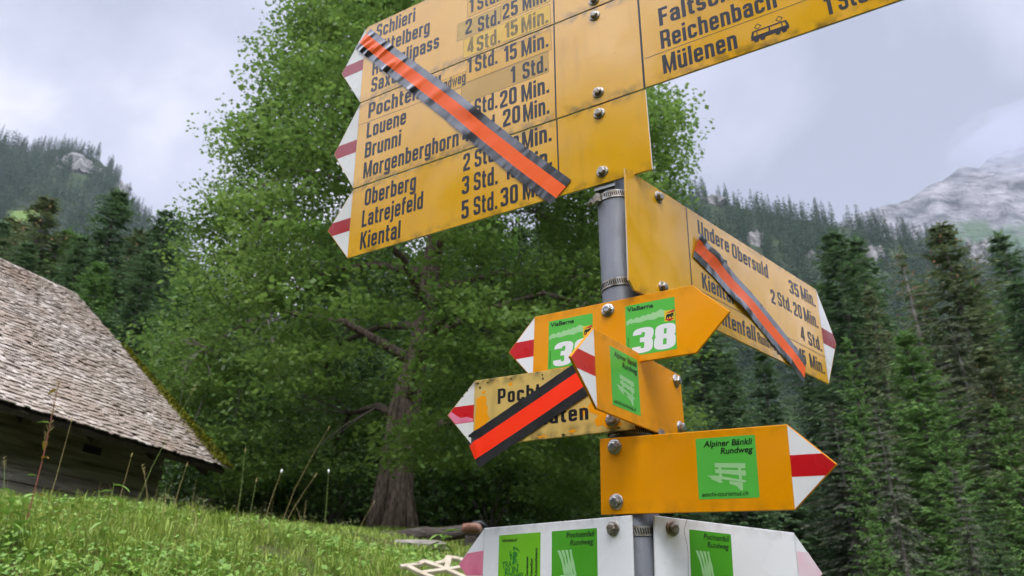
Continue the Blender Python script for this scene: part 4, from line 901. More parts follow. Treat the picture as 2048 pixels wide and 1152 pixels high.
NEAR = [
 (1663, 462, 62, 'dark', 1.3, 'dark green spruce, taller of the pair just above the Undere Obersuld sign tip'),
 (1709, 470, 66, 'dark2', 1.0, 'dark spruce close behind the tall one beside the Undere Obersuld sign tip'),
 (1797, 492, 70, 'thin', 1.0, 'thin half-bare spruce with a pale naked trunk among the right-hand trees'),
 (1876, 440, 64, 'olive', 1.3, 'tall olive green spruce with rusty brown cones in its top'),
 (1993, 402 + 60, 84, 'dark2', 1.0, 'dark slim spruce rising near the right edge under the rocky mountain'),
 (1733, 568, 56, 'olive', .75, 'small olive spruce with brown cones growing between two taller dark ones'),
 (1806, 655, 48, 'light', 1.2, 'bright green young tree low between the spruces at right'),
 (1900, 640, 52, 'grey', 1.25, 'grey-green lichen-hung spruce behind the bright green young trees at right'),
 (1960, 690, 46, 'olive', 1.4, 'olive grey spruce leaning over the young green trees near right edge'),
 (2032, 560, 58, 'dark', 1.35, 'dark bushy spruce cut off by the right edge'),
 (1745, 790, 40, 'grey', .80, 'grey lichen-draped spruce with bare hanging branches beside the orange bench sign'),
 (1690, 668, 50, 'light', .62, 'light green small tree just right of the Undere Obersuld sign tip'),
 (1868, 800, 42, 'light', .80, 'light green spruce in the lower right with a bare trunk below'),
 (1990, 800, 38, 'light', .9, 'lush green spruce with layered branches in the lower right corner'),
 (1905, 930, 34, 'grey', .8, 'small grey lichen-hung tree low in the lower right'),
 (1660, 800, 56, 'grey', 1.3, 'grey-green drooping spruce behind the tip of the orange bench sign'),
 (1600, 610, 72, 'dark', 1.0, 'dark spruce showing under the Undere Obersuld sign'),
 (1520, 690, 60, 'dark2', 1.2, 'dark spruce low under the Undere Obersuld sign beside the 38 arrow'),
 (1450, 700, 52, 'dark', 1.2, 'dark spruce right of the small sideways orange sign'),
 (1960, 980, 30, 'dark', .9, 'small dark spruce at the bottom right corner'),
 (1745, 1010, 32, 'light', .8, 'low green young spruce right of the white sign tip'),
 (100, 388, 58, 'olive', 1.15, 'spruce with yellowish drooping top above the barn roof at left'),
 (241, 377, 56, 'dark2', 1.15, 'dark spruce with a spreading top and pale trunk right of the barn ridge'),
 (335, 418, 58, 'dark', 1.1, 'dark spruce close to the left side of the big leafy tree'),
 (365, 432, 64, 'dark2', .9, 'slim dark spruce half hidden by the left edge of the big leafy tree'),
 (10, 440, 60, 'dark', 1.0, 'dark spruce at the left edge above the barn roof'),
 (170, 470, 50, 'dark', 1.05, 'shorter dark spruce between two taller ones above the barn roof'),
 (300, 500, 46, 'dark2', 1.2, 'dark spruce low behind the barn and the big leafy tree'),
 (60, 480, 48, 'dark2', 1.1, 'dark shaded spruce just above the barn ridge at left'),
 (140, 455, 60, 'light', 1.2, 'mid green tree filling the gap between the two spruces above the barn'),
 (205, 520, 46, 'light', 1.1, 'mid green bushy tree just above the upper corner of the barn roof'),
 (30, 430, 66, 'olive', 1.2, 'olive spruce at far left behind the barn ridge'),
 (285, 455, 62, 'olive', 1.2, 'olive spruce between the spreading spruce and the big leafy tree'),
 (390, 520, 44, 'light', 1.1, 'mid green tree at the left skirt of the big leafy tree'),
 (1640, 560, 68, 'dark2', 1.0, 'dark green spruce just behind the white tip of the Undere Obersuld sign'),
 (1835, 560, 74, 'dark', 1.0, 'dark green spruce between the half-bare one and the cone-topped one'),
 (1940, 560, 70, 'light', 1.0, 'mid green spruce right of the cone-topped one'),
]
for row in NEAR: near_tree(row[0], row[1], row[2] * (.74 if row[0] > 1380 else .85), *row[3:])
# the dim wood behind the big tree
behind = [(x, y, d) for x, y, d in [(430, 560, 44), (500, 640, 40), (560, 690, 46), (620, 640, 42), (690, 700, 38), (750, 620, 50), (800, 660, 44), (900, 640, 40), (960, 560, 48), (1010, 700, 36), (1070, 600, 44), (1130, 520, 52), (1180, 640, 38), (1250, 560, 46), (1310, 640, 44), (1380, 560, 56), (1420, 780, 40), (1340, 820, 36), (380, 640, 38), (1230, 780, 33), (1100, 800, 32), (930, 820, 34), (860, 780, 36), (640, 800, 34), (540, 800, 36), (655, 455, 46), (715, 425, 50), (785, 430, 44), (850, 500, 48), (905, 440, 50), (975, 430, 46), (1040, 450, 50), (1105, 430, 48), (1165, 445, 50)]]
for k, (px, top, Y) in enumerate(behind):
    e = near_tree(px, top, Y, ('dark', 'dark2', 'dark')[k % 3], 1.35, 'dark spruce in the dim wood behind the big leafy tree and the signpost'); e['group'] = 'dim spruces behind the big tree'

# ------------------------------------------------------------------ the big leafy tree
TX, TY = -2.35, 17.0; TZ = ground_z(TX, TY)
big = empty('maple_tree', (TX, TY, TZ), 'huge leafy maple with a thick grey-brown trunk, standing behind the signs', 'tree')
HR = np.array([(.8, 3.6), (1.5, 4.9), (3, 6.3), (4.7, 6.9), (7, 6.5), (9, 6.2), (10, 5.2), (11, 4.7), (14.4, 3.9), (18, 2.7), (20.5, .6)])
g = np.random.default_rng(42)
mb = MB()
tr = [(-.15, 0, -.5), (-.05, 0, .0), (0, 0, .5), (.02, 0, 1.5), (.12, .05, 3.2), (.35, .1, 5), (.5, .1, 7), (.45, .1, 9.5), (.3, 0, 12.5), (.2, 0, 16), (.2, 0, 19)]
mb.tube(tr, [.46, .37, .30, .265, .245, .225, .205, .18, .14, .09, .04], 16)
mb.tube([(-.50, -.1, -.4), (-.40, -.1, .4), (-.29, -.05, 1.3), (-.2, 0, 2.6), (.1, .05, 4.0)], [.23, .19, .165, .15, .12], 10)   # buttress stem
for an in (0.5, 1.9, 3.3, 4.4, 5.6): mb.tube([(.52*math.cos(an), .52*math.sin(an), -.35), (.4*math.cos(an), .4*math.sin(an), .05), (.24*math.cos(an), .24*math.sin(an), .8)], [.05, .085, .05], 8)
limbs = []
for k in range(34):
    z = 1.9 + 15 * (k / 34) ** 1.0; an = k * 2.399 + g.normal(0, .2); Rm = np.interp(z + .8, HR[:, 0], HR[:, 1]); l = Rm * g.uniform(.6, .8)
    d = np.array([math.cos(an), math.sin(an), 0]); b0 = np.array([np.interp(z, [p[2] for p in tr], [p[0] for p in tr]), 0, z])
    rise = g.uniform(.05, .35) + .35 * (z / 16); p1 = b0 + d * l * .35 + [0, 0, rise * l * .45]; p2 = b0 + d * l * .7 + [0, 0, rise * l * .55] + np.append(g.normal(0, .25, 2), 0); p3 = b0 + d * l + [0, 0, rise * l * .35 - .12 * l]
    rr = .15 * (1 - z / 24)
    if d[1] < -.55: l *= .5
    mb.tube([b0, p1, p2, p3], [rr, rr * .7, rr * .42, rr * .15], 7, False); limbs.append((p1, p2, p3, l))
mb.build('trunk', M_bark, big, smooth=True)
cl = []
tries = 0
SIL = np.array([(-200, 600), (0, 566), (190, 486), (270, 438), (310, 366), (350, 362), (420, 402), (480, 384), (560, 300), (640, 246), (800, 262), (1200, 300)])
while len(cl) < 2700 and tries < 90000:
    tries += 1
    h = g.uniform(.9, 20.3); Rm = float(np.interp(h, HR[:, 0], HR[:, 1]))
    if g.random() > Rm / 7: continue
    an = g.uniform(0, 6.2832); lob = min(1.1, 1 + .34 * float(fbm(an * 1.6 + h * .35, h * .30, 91, 4)) + .05 * math.cos(an))
    q = 1 - abs(g.normal(0, .26)); 
    if q < .15: continue
    rr = Rm * lob * q; x, y, z = rr * math.cos(an) + .3, rr * math.sin(an), h - .25 * q * (1.2 if h < 6 else .5)
    n3 = float(fbm(x * .42 + 5 + z * .23, y * .42 - z * .47, 17, 3)) + .5 * float(fbm(x * .8, z * .9 + y * .3, 23, 2))
    if n3 < (-.22 if 3.5 < h < 13 else -.09) and h > 1.6: continue
    if z < .5: continue
    if abs(x - .25) < .8 and y < 0 and 1.2 < z < 8.5 and g.random() < .5: continue
    rel = np.array([TX + x + 4.92, TY + y - 14.0]); xb = -(rel[0] * .381 + rel[1] * .9245); yb = -rel[0] * .9245 + rel[1] * .381
    if xb > -.75 and yb > -1.2: continue                  # the crown stops short of the barn roof
    sp_ = to_px(np.array([TX + x, TY + y, TZ + z]))
    if sp_[0] < np.interp(sp_[1], SIL[:, 0], SIL[:, 1]) + 14 + g.normal(0, 9) or sp_[0] > 1352 + g.normal(0, 14): continue
    cl.append((x, y, z, q, an))
cl = np.array(cl)
nb = np.array([(((cl[:, :3] - c[:3]) ** 2).sum(1) < .9).sum() for c in cl]); cl = cl[nb > 4]
# hidden-from-sun rear half needs fewer leaves, but it is kept: the tree is whole
P = []; A = []; B = []
for (x, y, z, q, an) in cl:
    n = int(g.uniform(100, 200)); sr = g.uniform(.22, .62); d = np.array([math.cos(an), math.sin(an), 0])
    loc = np.stack([np.clip(g.normal(0, sr, n), -1.5*sr, 1.5*sr), np.clip(g.normal(0, sr, n), -1.5*sr, 1.5*sr), g.normal(0, .085, n).clip(-.2, .2)], -1); loc[:, 2] -= .30 * (loc[:, 0] * d[0] + loc[:, 1] * d[1])
    P.append(np.array([x, y, z]) + loc)
    ln = g.uniform(.055, .125, n) ; yaw = g.uniform(0, 6.28, n); pit = g.normal(-.45, .35, n)
    a_ = np.stack([np.cos(yaw) * np.cos(pit), np.sin(yaw) * np.cos(pit), np.sin(pit)], -1) * ln[:, None]
    up = np.stack([g.normal(0, .45, n), g.normal(0, .45, n), np.ones(n)], -1)
    A.append(a_); B.append(unit(np.cross(a_, up)) * (ln * g.uniform(.36, .52, n))[:, None])
P = np.concatenate(P); A = np.concatenate(A); B = np.concatenate(B)
V, Fq = quads_from(P, A, B); mesh_np('crown', V, Fq, M_leaf, big)
mb = MB(); lt = np.array([l[1] for l in limbs] + [l[2] for l in limbs] + [l[0] for l in limbs])
for k in range(0, len(cl), 3):
    c = cl[k, :3]; j = np.argmin(((lt - c) ** 2).sum(1)); a_ = lt[j]
    if np.linalg.norm(a_ - c) > 2.6 or (a_[1] < -1.5 and abs(a_[0]) < 3): continue
    m_ = a_ * .5 + c * .5 + [g.normal(0, .15), g.normal(0, .15), .18]; mb.tube([a_, m_, c, c + (c - m_) * .35 + [0, 0, -.12]], [.028, .016, .009, .004], 4, False)
for k in range(40):
    an = g.uniform(3.3, 6.1); h = g.uniform(2.2, 8); r_ = g.uniform(2.5, 6.2); x, y = r_ * math.cos(an), r_ * math.sin(an); l = g.uniform(.5, 1.5)
    if np.min(((cl[:, :3] - np.array([x, y, h])) ** 2).sum(1)) > .12: continue
    mb.tube([(x, y, h), (x + g.normal(0, .08), y + g.normal(0, .08), h - l * .5), (x + g.normal(0, .12), y, h - l)], [.012, .009, .004], 4, False)
tag(mb.build('twig', mat('grey_twigs', (.17, .145, .12), .9, .2), big), kind='stuff')

# shrubs and saplings at the edge of the wood
def shrub(px, py, Y, rad, hgt, label, seed, m=None):
    A0 = at(px, py, Y); z = ground_z(A0[0], A0[1]); g = np.random.default_rng(seed)
    e = empty('shrub', (A0[0], A0[1], z), label, 'shrub', 'undergrowth shrubs at the edge of the wood')
    n = int(900 * rad * hgt); u = g.uniform(0, 6.28, n); h = g.uniform(.03, 1, n) ** .8; r_ = rad * np.sqrt(np.clip(1 - (h - .35) ** 2 / .5, .05, 1)) * np.clip(1 - np.abs(g.normal(0, .25, n)), .1, 1)
    Pp = np.stack([r_ * np.cos(u), r_ * np.sin(u), h * hgt * (1 + .3 * fbm(np.cos(u) * 2 + seed, np.sin(u) * 2, seed))], -1)
    ln = g.uniform(.07, .16, n); yaw = g.uniform(0, 6.28, n); pit = g.normal(-.35, .4, n)
    a_ = np.stack([np.cos(yaw) * np.cos(pit), np.sin(yaw) * np.cos(pit), np.sin(pit)], -1) * ln[:, None]; up = np.stack([g.normal(0, .5, n), g.normal(0, .5, n), np.ones(n)], -1)
    V, Fq = quads_from(Pp, a_, unit(np.cross(a_, up)) * (ln * .38)[:, None]); mesh_np('foliage', V, Fq, m or M_leaf2, e)
    mb = MB()
    for k in range(7): an = g.uniform(0, 6.28); mb.tube([(0, 0, -.1), (rad * .3 * math.cos(an), rad * .3 * math.sin(an), hgt * .45), (rad * .65 * math.cos(an), rad * .65 * math.sin(an), hgt * .85)], [.03, .018, .006], 5, False)
    mb.build('stem', M_bark2, e); return e
for k, row in enumerate([(880, 1040, 20, 1.3, 1.5, 'leafy shrub right of the big trunk behind the log'), (980, 1030, 19, 1.5, 1.7, 'dark leafy shrub left of the white sign above its top edge'), (1080, 1010, 21, 1.6, 2.1, 'shaded shrub behind the white sign left of the post'), (1170, 1010, 22, 1.7, 2.2, 'shaded shrub just left of the orange bench sign'),
      (660, 1030, 19, 1.4, 1.7, 'leafy shrub left of the big trunk'), (560, 1010, 20, 1.7, 2.0, 'leafy shrub between barn and big trunk'), (470, 1000, 19, 1.6, 2.2, 'leafy shrub beside the tip of the barn roof'), (390, 990, 20, 1.7, 2.6, 'tall shrub behind the barn corner'), (730, 1045, 20, 1.2, 1.3, 'low shrub at the foot of the big trunk on its left'),
      (1420, 1010, 26, 2.2, 2.4, 'dark shrub behind the right-hand white sign'), (1540, 1030, 27, 2.2, 2.6, 'dark shrub behind the point of the right-hand white sign'), (1690, 1080, 24, 1.9, 2.2, 'green shrub right of the white sign tip'), (1820, 1100, 25, 2.0, 2.6, 'green shrub at the bottom right'), (1960, 1080, 25, 2.0, 3.0, 'green shrub in the bottom right corner')]): shrub(*row, 300 + k)

# ------------------------------------------------------------------ the wooded slopes
far_v = []
for k, (hh, rd, wh, pr, nq, bare) in enumerate([(24, 3.7, 20, 6, 6, .05), (24, 3.2, 18, 6, 6, .12), (24, 4.0, 18, 6, 6, .04), (24, 2.6, 16, 5, 6, .2)]):
    V, Fq, tw = spruce_mesh(hh, rd, 70 + k, wh, pr, nq, bare, .35, 2.4, .35)
    tv = []; tf = []; mbt = MB(); mbt.tube([(0, 0, -1), (0, 0, hh * .97)], [.3, .03], 5); b = len(V)
    far_v.append((V, Fq, np.array(mbt.v), [f for f in mbt.f if len(f) == 4]))
def clear_of(P):
    q = to_px(P); ok = np.ones(len(P), bool)
    for (cx, cy, a, b_) in CLEAR: ok &= ((q[:, 0] - cx) / a) ** 2 + ((q[:, 1] - cy) / b_) ** 2 > 1
    return ok
g = np.random.default_rng(5)
pts = []
for az0, az1, r0, r1, sp in [(-41, -14, 330, 960, 5.6), (9, 39, 215, 420, 5.6), (9, 39, 420, 720, 6.4), (-14, 9, 190, 560, 11), (39, 62, 230, 680, 8.0), (-54, -41, 340, 940, 8.5)]:
    nn = int((r1**2 - r0**2) / 2 * R(az1 - az0) / sp**2); a = np.radians(g.uniform(az0, az1, nn)); r_ = np.sqrt(g.uniform(r0**2, r1**2, nn))
    pts.append(np.stack([r_ * np.sin(a), r_ * np.cos(a)], -1))
pts = np.concatenate(pts); z = terrain(pts[:, 0], pts[:, 1]); rr = np.hypot(pts[:, 0], pts[:, 1]); Rr = np.interp(np.degrees(np.arctan2(pts[:, 0], pts[:, 1])), RIDGE[:, 0], RIDGE[:, 2])
ok = rr < Rr + 14
dens = fbm(pts[:, 0] / 38, pts[:, 1] / 38, 77, 4)
ok &= (dens > -.36) | (rr > 600)
P3 = np.stack([pts[:, 0], pts[:, 1], z], -1)
for up_ in (0, 9, 17): ok &= clear_of(P3 + np.array([0, 0, up_]))
P3 = P3[ok]; rr = rr[ok]; Rr = Rr[ok]; hts = np.where(P3[:, 0] < -150, .9, 1.0) * g.uniform(13, 26, len(P3)) * np.clip(1 + .35 * fbm(P3[:, 0] / 50, P3[:, 1] / 50, 7), .7, 1.3)
px_ = to_px(P3 + np.stack([0 * hts, 0 * hts, hts], -1))
inview = (px_[:, 0] > -900) & (px_[:, 0] < 3600)
P3 = P3[inview]; rr = rr[inview]; Rr = Rr[inview]; hts = hts[inview]; px_ = px_[inview]
# trees one can tell apart: the nearest on the right slope and those standing on the skylines
score = np.where((px_[:, 0] > 1380), hts / rr, 0); score = np.where((rr > Rr - 16) & ((px_[:, 0] > 1340) | (px_[:, 0] < 330)), score + .5, score)
score = np.where((px_[:, 0] < -10) | (px_[:, 0] > 2055), 0, score)
order = np.argsort(-score); own = order[:270]; rest = order[270:]
far_proto = []
for k, (V, Fq, tv, tf) in enumerate(far_v):
    e = empty('spruce_tree'); mesh_np('crown', V, Fq, M_nf, e); mesh_np('trunk', tv, tf, M_bark2, e); far_proto.append([e, False])
for i in own:
    k = int(g.integers(0, 4)); P_0 = P3[i]; s = hts[i] / 24
    left = px_[i, 0] < 400; skyline = rr[i] > Rr[i] - 16
    lab, grp = (('small far spruce standing on the skyline of the left ridge', 'spruces along the left skyline') if left else ('far dark spruce standing on the skyline of the right wooded slope', 'spruces along the right skyline')) if skyline else \
        ('dark spruce standing on the steep wooded slope at right', 'spruces on the right slope')
    pr_ = far_proto[k]
    if not pr_[1]: e = pr_[0]; pr_[1] = True
    else: e = copy_thing(pr_[0], (0, 0, 0), 0, (1, 1, 1))
    e.location = P_0 - np.array([0, 0, .5]); e.rotation_euler = (0, 0, g.uniform(0, 6.28)); wd = s * g.uniform(.85, 1.25); e.scale = (wd, wd, s); tag(e, lab, 'tree', grp)
# the rest of the far wood reads as one mass: merged light-weight spruces
far_l = []
for k in range(3):
    V, Fq, tw = spruce_mesh(24, (4.0, 3.4, 3.0)[k], 170 + k, 11, 5, 4, .03, .35, 4.0, .3); far_l.append((V, Fq))
Vs = []; Fs = []; b = 0
for i in rest:
    V, Fq = far_l[int(g.integers(0, 3))]; s = hts[i] / 24; a = g.uniform(0, 6.28); wd = s * g.uniform(.9, 1.3)
    W = np.stack([(V[:, 0] * math.cos(a) - V[:, 1] * math.sin(a)) * wd, (V[:, 0] * math.sin(a) + V[:, 1] * math.cos(a)) * wd, V[:, 2] * s], -1) + P3[i]
    Vs.append(W); Fs.append(Fq + b); b += len(V)
print('far wood trees', len(rest))
tag(mesh_np('forest', np.concatenate(Vs), np.concatenate(Fs), M_nf), 'dense dark spruce forest covering the distant slopes', 'forest', kind='stuff')

# the valley side behind the viewer, seen only as reflections in the enamel
for az, r_, sc_ in ((-154, 17, 1.0), (-139, 18.5, .98), (-126, 23, .98), (-112, 27, .95), (-98, 27, .88), (170, 30, 1.0), (88, 20, 1.0), (108, 25, .95), (125, 32, 1.0), (148, 30, 1.0)):
    x, y = r_ * math.sin(R(az)), r_ * math.cos(R(az)); e = copy_thing(big, (x, y, ground_z(x, y)), az, (sc_, sc_, sc_), 'leafy tree on the valley side behind the viewer'); e['group'] = 'trees behind the viewer'
# ------------------------------------------------------------------ the barn
M_shingle = mat('weathered_shingle', (.30, .25, .22), .85, .25, isl=((.26, .215, .175), (.69, .615, .545)), var=(.40, .315, .245), scale=1.2)
M_board = mat('roof_board', (.05, .042, .036), .95, .1, var=(.09, .075, .06), scale=3, stretch=(6, 6, 1))
M_log = mat('barn_timber', (.15, .125, .10), .9, .15, var=(.36, .33, .29), scale=2.2, stretch=(.5, 4, 7), bump=.5, bscale=18)
M_mossy = mat('roof_moss', (.22, .225, .018), .95, .1, var=(.10, .115, .02), scale=9)
barn = empty('barn', label='old timber barn with a steep grey wooden shingle roof edged with moss', cat='barn')
e_ = Vector((math.sin(R(22.4)), math.cos(R(22.4)), 0)); p_ = Vector((-e_.y, e_.x, 0))
Cn = Vector(at(460, 940, 14.0)); RA, RB = 4.98, 4.21
Mb = Matrix.Identity(4)                                    # barn axes: x along the eave towards the viewer, y up-slope across, z up
for i in range(3): Mb[i][0] = -e_[i]; Mb[i][1] = p_[i]; Mb[i][2] = (0, 0, 1)[i]; Mb[i][3] = Cn[i]
Mb[2][3] = Cn.z
barn.matrix_world = Mb
LEN = 10.5; SL = math.hypot(RA, RB); sy, sz = RA / SL, RB / SL
def rp(x, s, h): return (x, s * sy - h * sz, s * sz + h * sy)
mb = MB()
mb.add([rp(0.05, 0.04, -.05), rp(LEN, .04, -.05), rp(LEN, SL, -.05), rp(.05, SL, -.05), rp(.05, .04, -.13), rp(LEN, .04, -.13), rp(LEN, SL, -.13), rp(.05, SL, -.13)], [(0, 1, 2, 3), (7, 6, 5, 4), (0, 4, 5, 1), (1, 5, 6, 2), (2, 6, 7, 3), (3, 7, 4, 0)])
mb.add([(x, 2 * RA - y, z) for x, y, z in (rp(.05, 0, -.03), rp(LEN, 0, -.03), rp(LEN, SL, -.03), rp(.05, SL, -.03), rp(.05, 0, -.13), rp(LEN, 0, -.13), rp(LEN, SL, -.13), rp(.05, SL, -.13))], [(0, 1, 2, 3), (7, 6, 5, 4), (0, 4, 5, 1), (1, 5, 6, 2), (2, 6, 7, 3), (3, 7, 4, 0)])
roof = mb.build('roof', M_board, barn)
g = np.random.default_rng(3); mb = MB(); row = .118
for k in range(int(SL / row) + 1):
    x = g.uniform(-.05, .03) + .07 * float(fbm(k * .16, 1.5, 19)); s0 = k * row; sag = .02 * math.sin(k * .9)
    while x < LEN:
        wd = g.uniform(.06, .14); ln = row * 1.9; j = g.normal(0, .016); hh = g.uniform(.0, .020); th = g.uniform(.010, .018); s_ = s0 + j + .015 * math.sin(x * 2.1 + k)
        if g.random() > .015:
            a, c = x + .004, x + wd - .004; lift = .030 + hh + .02 * float(fbm(x * .8, k * .11, 7))
            b0 = [rp(a, s_, lift), rp(c, s_, lift + g.normal(0, .004)), rp(c, s_ + ln, .004), rp(a, s_ + ln, .004)]; b1 = [rp(a, s_, lift - th), rp(c, s_, lift - th), rp(c, s_ + ln, -.01), rp(a, s_ + ln, -.01)]
            mb.add(b0 + b1, [(0, 1, 2, 3), (4, 5, 1, 0), (5, 6, 2, 1), (7, 4, 0, 3)])
        x += wd
mb.build('shingles', M_shingle, roof)
n = 6500; s_ = g.uniform(0, SL * .66, n) ** 1.0; x = np.abs(g.normal(0, .10, n)) * (1.5 - 1.9 * s_ / SL).clip(.25, 2) - .03; hgt = g.uniform(.03, .055, n); Vm = []; 
P = np.array([rp(a, b_, c) for a, b_, c in zip(x, s_, hgt)]); A = g.normal(0, .018, (n, 3)) + np.array(rp(0, 0, .035)); Bv = unit(np.cross(A, g.normal(0, 1, (n, 3)))) * .018
V, Fq = quads_from(P, A, Bv); mesh_np('moss', V, Fq, M_mossy, roof)
mb = MB()                                                   # rafters and eave beam under the overhang
for k in range(9): x = .25 + k * 1.15; mb.add([rp(x, .15, -.13), rp(x + .12, .15, -.13), rp(x + .12, 3, -.13), rp(x, 3, -.13), rp(x, .15, -.27), rp(x + .12, .15, -.27), rp(x + .12, 3, -.27), rp(x, 3, -.27)], [(0, 3, 2, 1), (4, 5, 6, 7), (0, 1, 5, 4), (1, 2, 6, 5), (2, 3, 7, 6), (3, 0, 4, 7)])
mb.build('rafter', M_board, roof)
WX, WY = .75, .95; zt = WY * sz / sy - .30                  # wall line: .95 m in from the eave, .75 m from the verge
nlog = 13; lh = .245
mb = MB()
for k in range(nlog):
    z1 = zt - k * lh; c = WY + .10 + g.normal(0, .006)
    mb.box(((LEN + WX) / 2 - .1 + (.1 if k % 2 else 0), c, z1 - lh / 2), (LEN - WX, .16, lh - .014))
for k in range(nlog + 14):                                   # gable wall
    z1 = zt + 14 * lh * .84 - k * lh; half = min(RA - WY, max(.1, (RB - .35 - z1) * sy / sz))
    mb.box((WX + .1, RA, z1 - lh / 2), (.16, 2 * half, lh - .014))
wl_ = mb.build('wall', M_log, barn)
mb = MB()
for k in range(nlog): mb.box((WX - .02 + (k % 2) * .03, WY + .10, zt - k * lh - lh / 2), (.34, .18, lh - .03))
mb.build('corner_joint', M_log, barn)
for x in (2.05, 4.5): mb = MB(); mb.box((x, WY + .016, zt - 2.1 * lh), (.34, .02, .12)); mb.build('vent_slot', M_dark, wl_)

# ------------------------------------------------------------------ small things by the meadow
def G3(px, py, Y, dz=0.0):
    A_ = at(px, py, Y); return np.array([A_[0], A_[1], ground_z(A_[0], A_[1]) + dz])
M_deadwood = mat('dead_wood', (.075, .06, .05), .95, .1, var=(.17, .15, .13), scale=5, stretch=(.6, 3, 3), bump=.9, bscale=14)
A1 = at(728, 1078, 12.0); A2 = at(965, 1062, 12.3); mb = MB(); pts_ = []
for k in range(9):
    f = k / 8; q = A1 * (1 - f) + A2 * f; pts_.append((q[0], q[1], q[2] + .02 * math.sin(k * 2.1)))
mb.tube(pts_, [.07, .085, .095, .10, .10, .105, .10, .10, .08], 12)
lg = mb.build('log', M_deadwood, smooth=True); tag(lg, 'long dark fallen log lying in the grass before the big trunk', 'log')
for k in range(3):
    f = (.15, .55, .9)[k]; q = A1 * (1 - f) + A2 * f; zg = ground_z(q[0], q[1])
    if q[2] - .1 > zg + .02:
        mb = MB(); mb.box((q[0], q[1], (q[2] - .07 + zg - .1) / 2), (.16, .2, max(.06, q[2] - .07 - zg + .1))); mb.build('support_block', M_deadwood, lg)
def stone(px, py, Y, r, label, name='stone', m=None, sd=1):
    P0 = at(px, py, Y); bm = bmesh.new(); bmesh.ops.create_icosphere(bm, subdivisions=3, radius=1)
    for v in bm.verts:
        p = v.co; k = 1 + .5 * float(fbm(p.x * 1.3 + sd, p.y * 1.3 + p.z, sd, 3)); v.co = Vector((p.x * r[0] * k, p.y * r[1] * k, max(-.6, min(.55, p.z)) * r[2] * k))
    me = bpy.data.meshes.new(name); bm.to_mesh(me); bm.free(); me.materials.append(m or M_rock2); o = bpy.data.objects.new(name, me); COL.objects.link(o); o.location = P0; tag(o, label, 'stone'); return o
M_rock2 = mat('field_stone', (.22, .20, .17), .9, .2, var=(.32, .29, .25), scale=9, bump=.5, bscale=30)
stone(812, 1100, 10.4, (.50, .3, .16), 'flat brownish stone slab lying in the grass below the log', sd=2)
stone(943, 1056, 11.8, (.14, .14, .10), 'reddish brick-like stone at the right end of the log', m=mat('reddish_stone', (.27, .13, .09), .9, .2, var=(.33, .2, .15), scale=12), sd=5)
mb = MB(); Pq = at(953, 1048, 11.9); mb.tube([Pq + [-.1, 0, -.04], Pq + [-.03, .02, .0], Pq + [.06, 0, .012], Pq + [.15, .02, -.05]], [.03, .055, .045, .03], 8); tag(mb.build('plastic_bag', mat('black_plastic', (.02, .02, .025), .35, .5), smooth=True), 'crumpled black plastic bag on the reddish stone by the log', 'bag')
# cream lattice lying in the grass: rails and cross pieces with openings between
M_cream = mat('cream_plastic', (.52, .45, .33), .7, .3, var=(.40, .34, .24), scale=14)
lat = empty('lattice_panel', at(896, 1140, 4.25), 'cream coloured lattice panel with zigzag edge lying in the grass by the white sign', 'panel')
lat.scale = (.85, .85, .85)
lat.rotation_euler = (R(26), R(-6), R(20))
def bar(nm, a, b_, wd=.024, th=.022):
    mb = MB(); a = Vector(a); b_ = Vector(b_); d = b_ - a; M = Matrix.Translation((a + b_) / 2) @ d.to_track_quat('X', 'Z').to_matrix().to_4x4(); mb.box((0, 0, 0), (d.length + wd * .7, wd, th), M); o = mb.build(nm, M_cream, lat)
    bv = o.modifiers.new('soft', 'BEVEL'); bv.width = .004; bv.segments = 2; return o
zig = [(-.25, .10, 0), (-.15, .115, 0), (-.105, .15, .0), (-.06, .10, 0), (.02, .125, 0), (.06, .19, 0), (.115, .15, 0), (.17, .06, 0), (.27, -.02, 0)]
for a, b_ in zip(zig, zig[1:]): bar('edge_rail', a, b_, .038)
for a, b_ in (((-.105, .14, .001), (-.01, .0, .001)), ((.06, .18, .001), (-.01, 0, .002)), ((-.01, 0, .0), (.16, .03, .0)), ((-.01, 0, .001), (-.17, -.02, .001)), ((-.17, -.02, 0), (-.22, .09, 0)), ((-.01, 0, .002), (.06, -.14, .002)), ((.16, .03, .001), (.2, -.12, .001)), ((-.17, -.02, .002), (-.1, -.15, .002))): bar('cross_bar', a, b_, .034)
# red things by the barn wall
mb = MB(); Pr = at(172, 1014, 8.6); mb.box((0, 0, 0), (.16, .10, .09)); o = mb.build('red_box', mat('red_plastic', (.50, .015, .012), .4, .5)); bv = o.modifiers.new('soft', 'BEVEL'); bv.width = .015; bv.segments = 3; o.location = Pr; o.rotation_euler = (0, .1, .5); tag(o, 'small red plastic box half hidden in the grass by the barn', 'box')

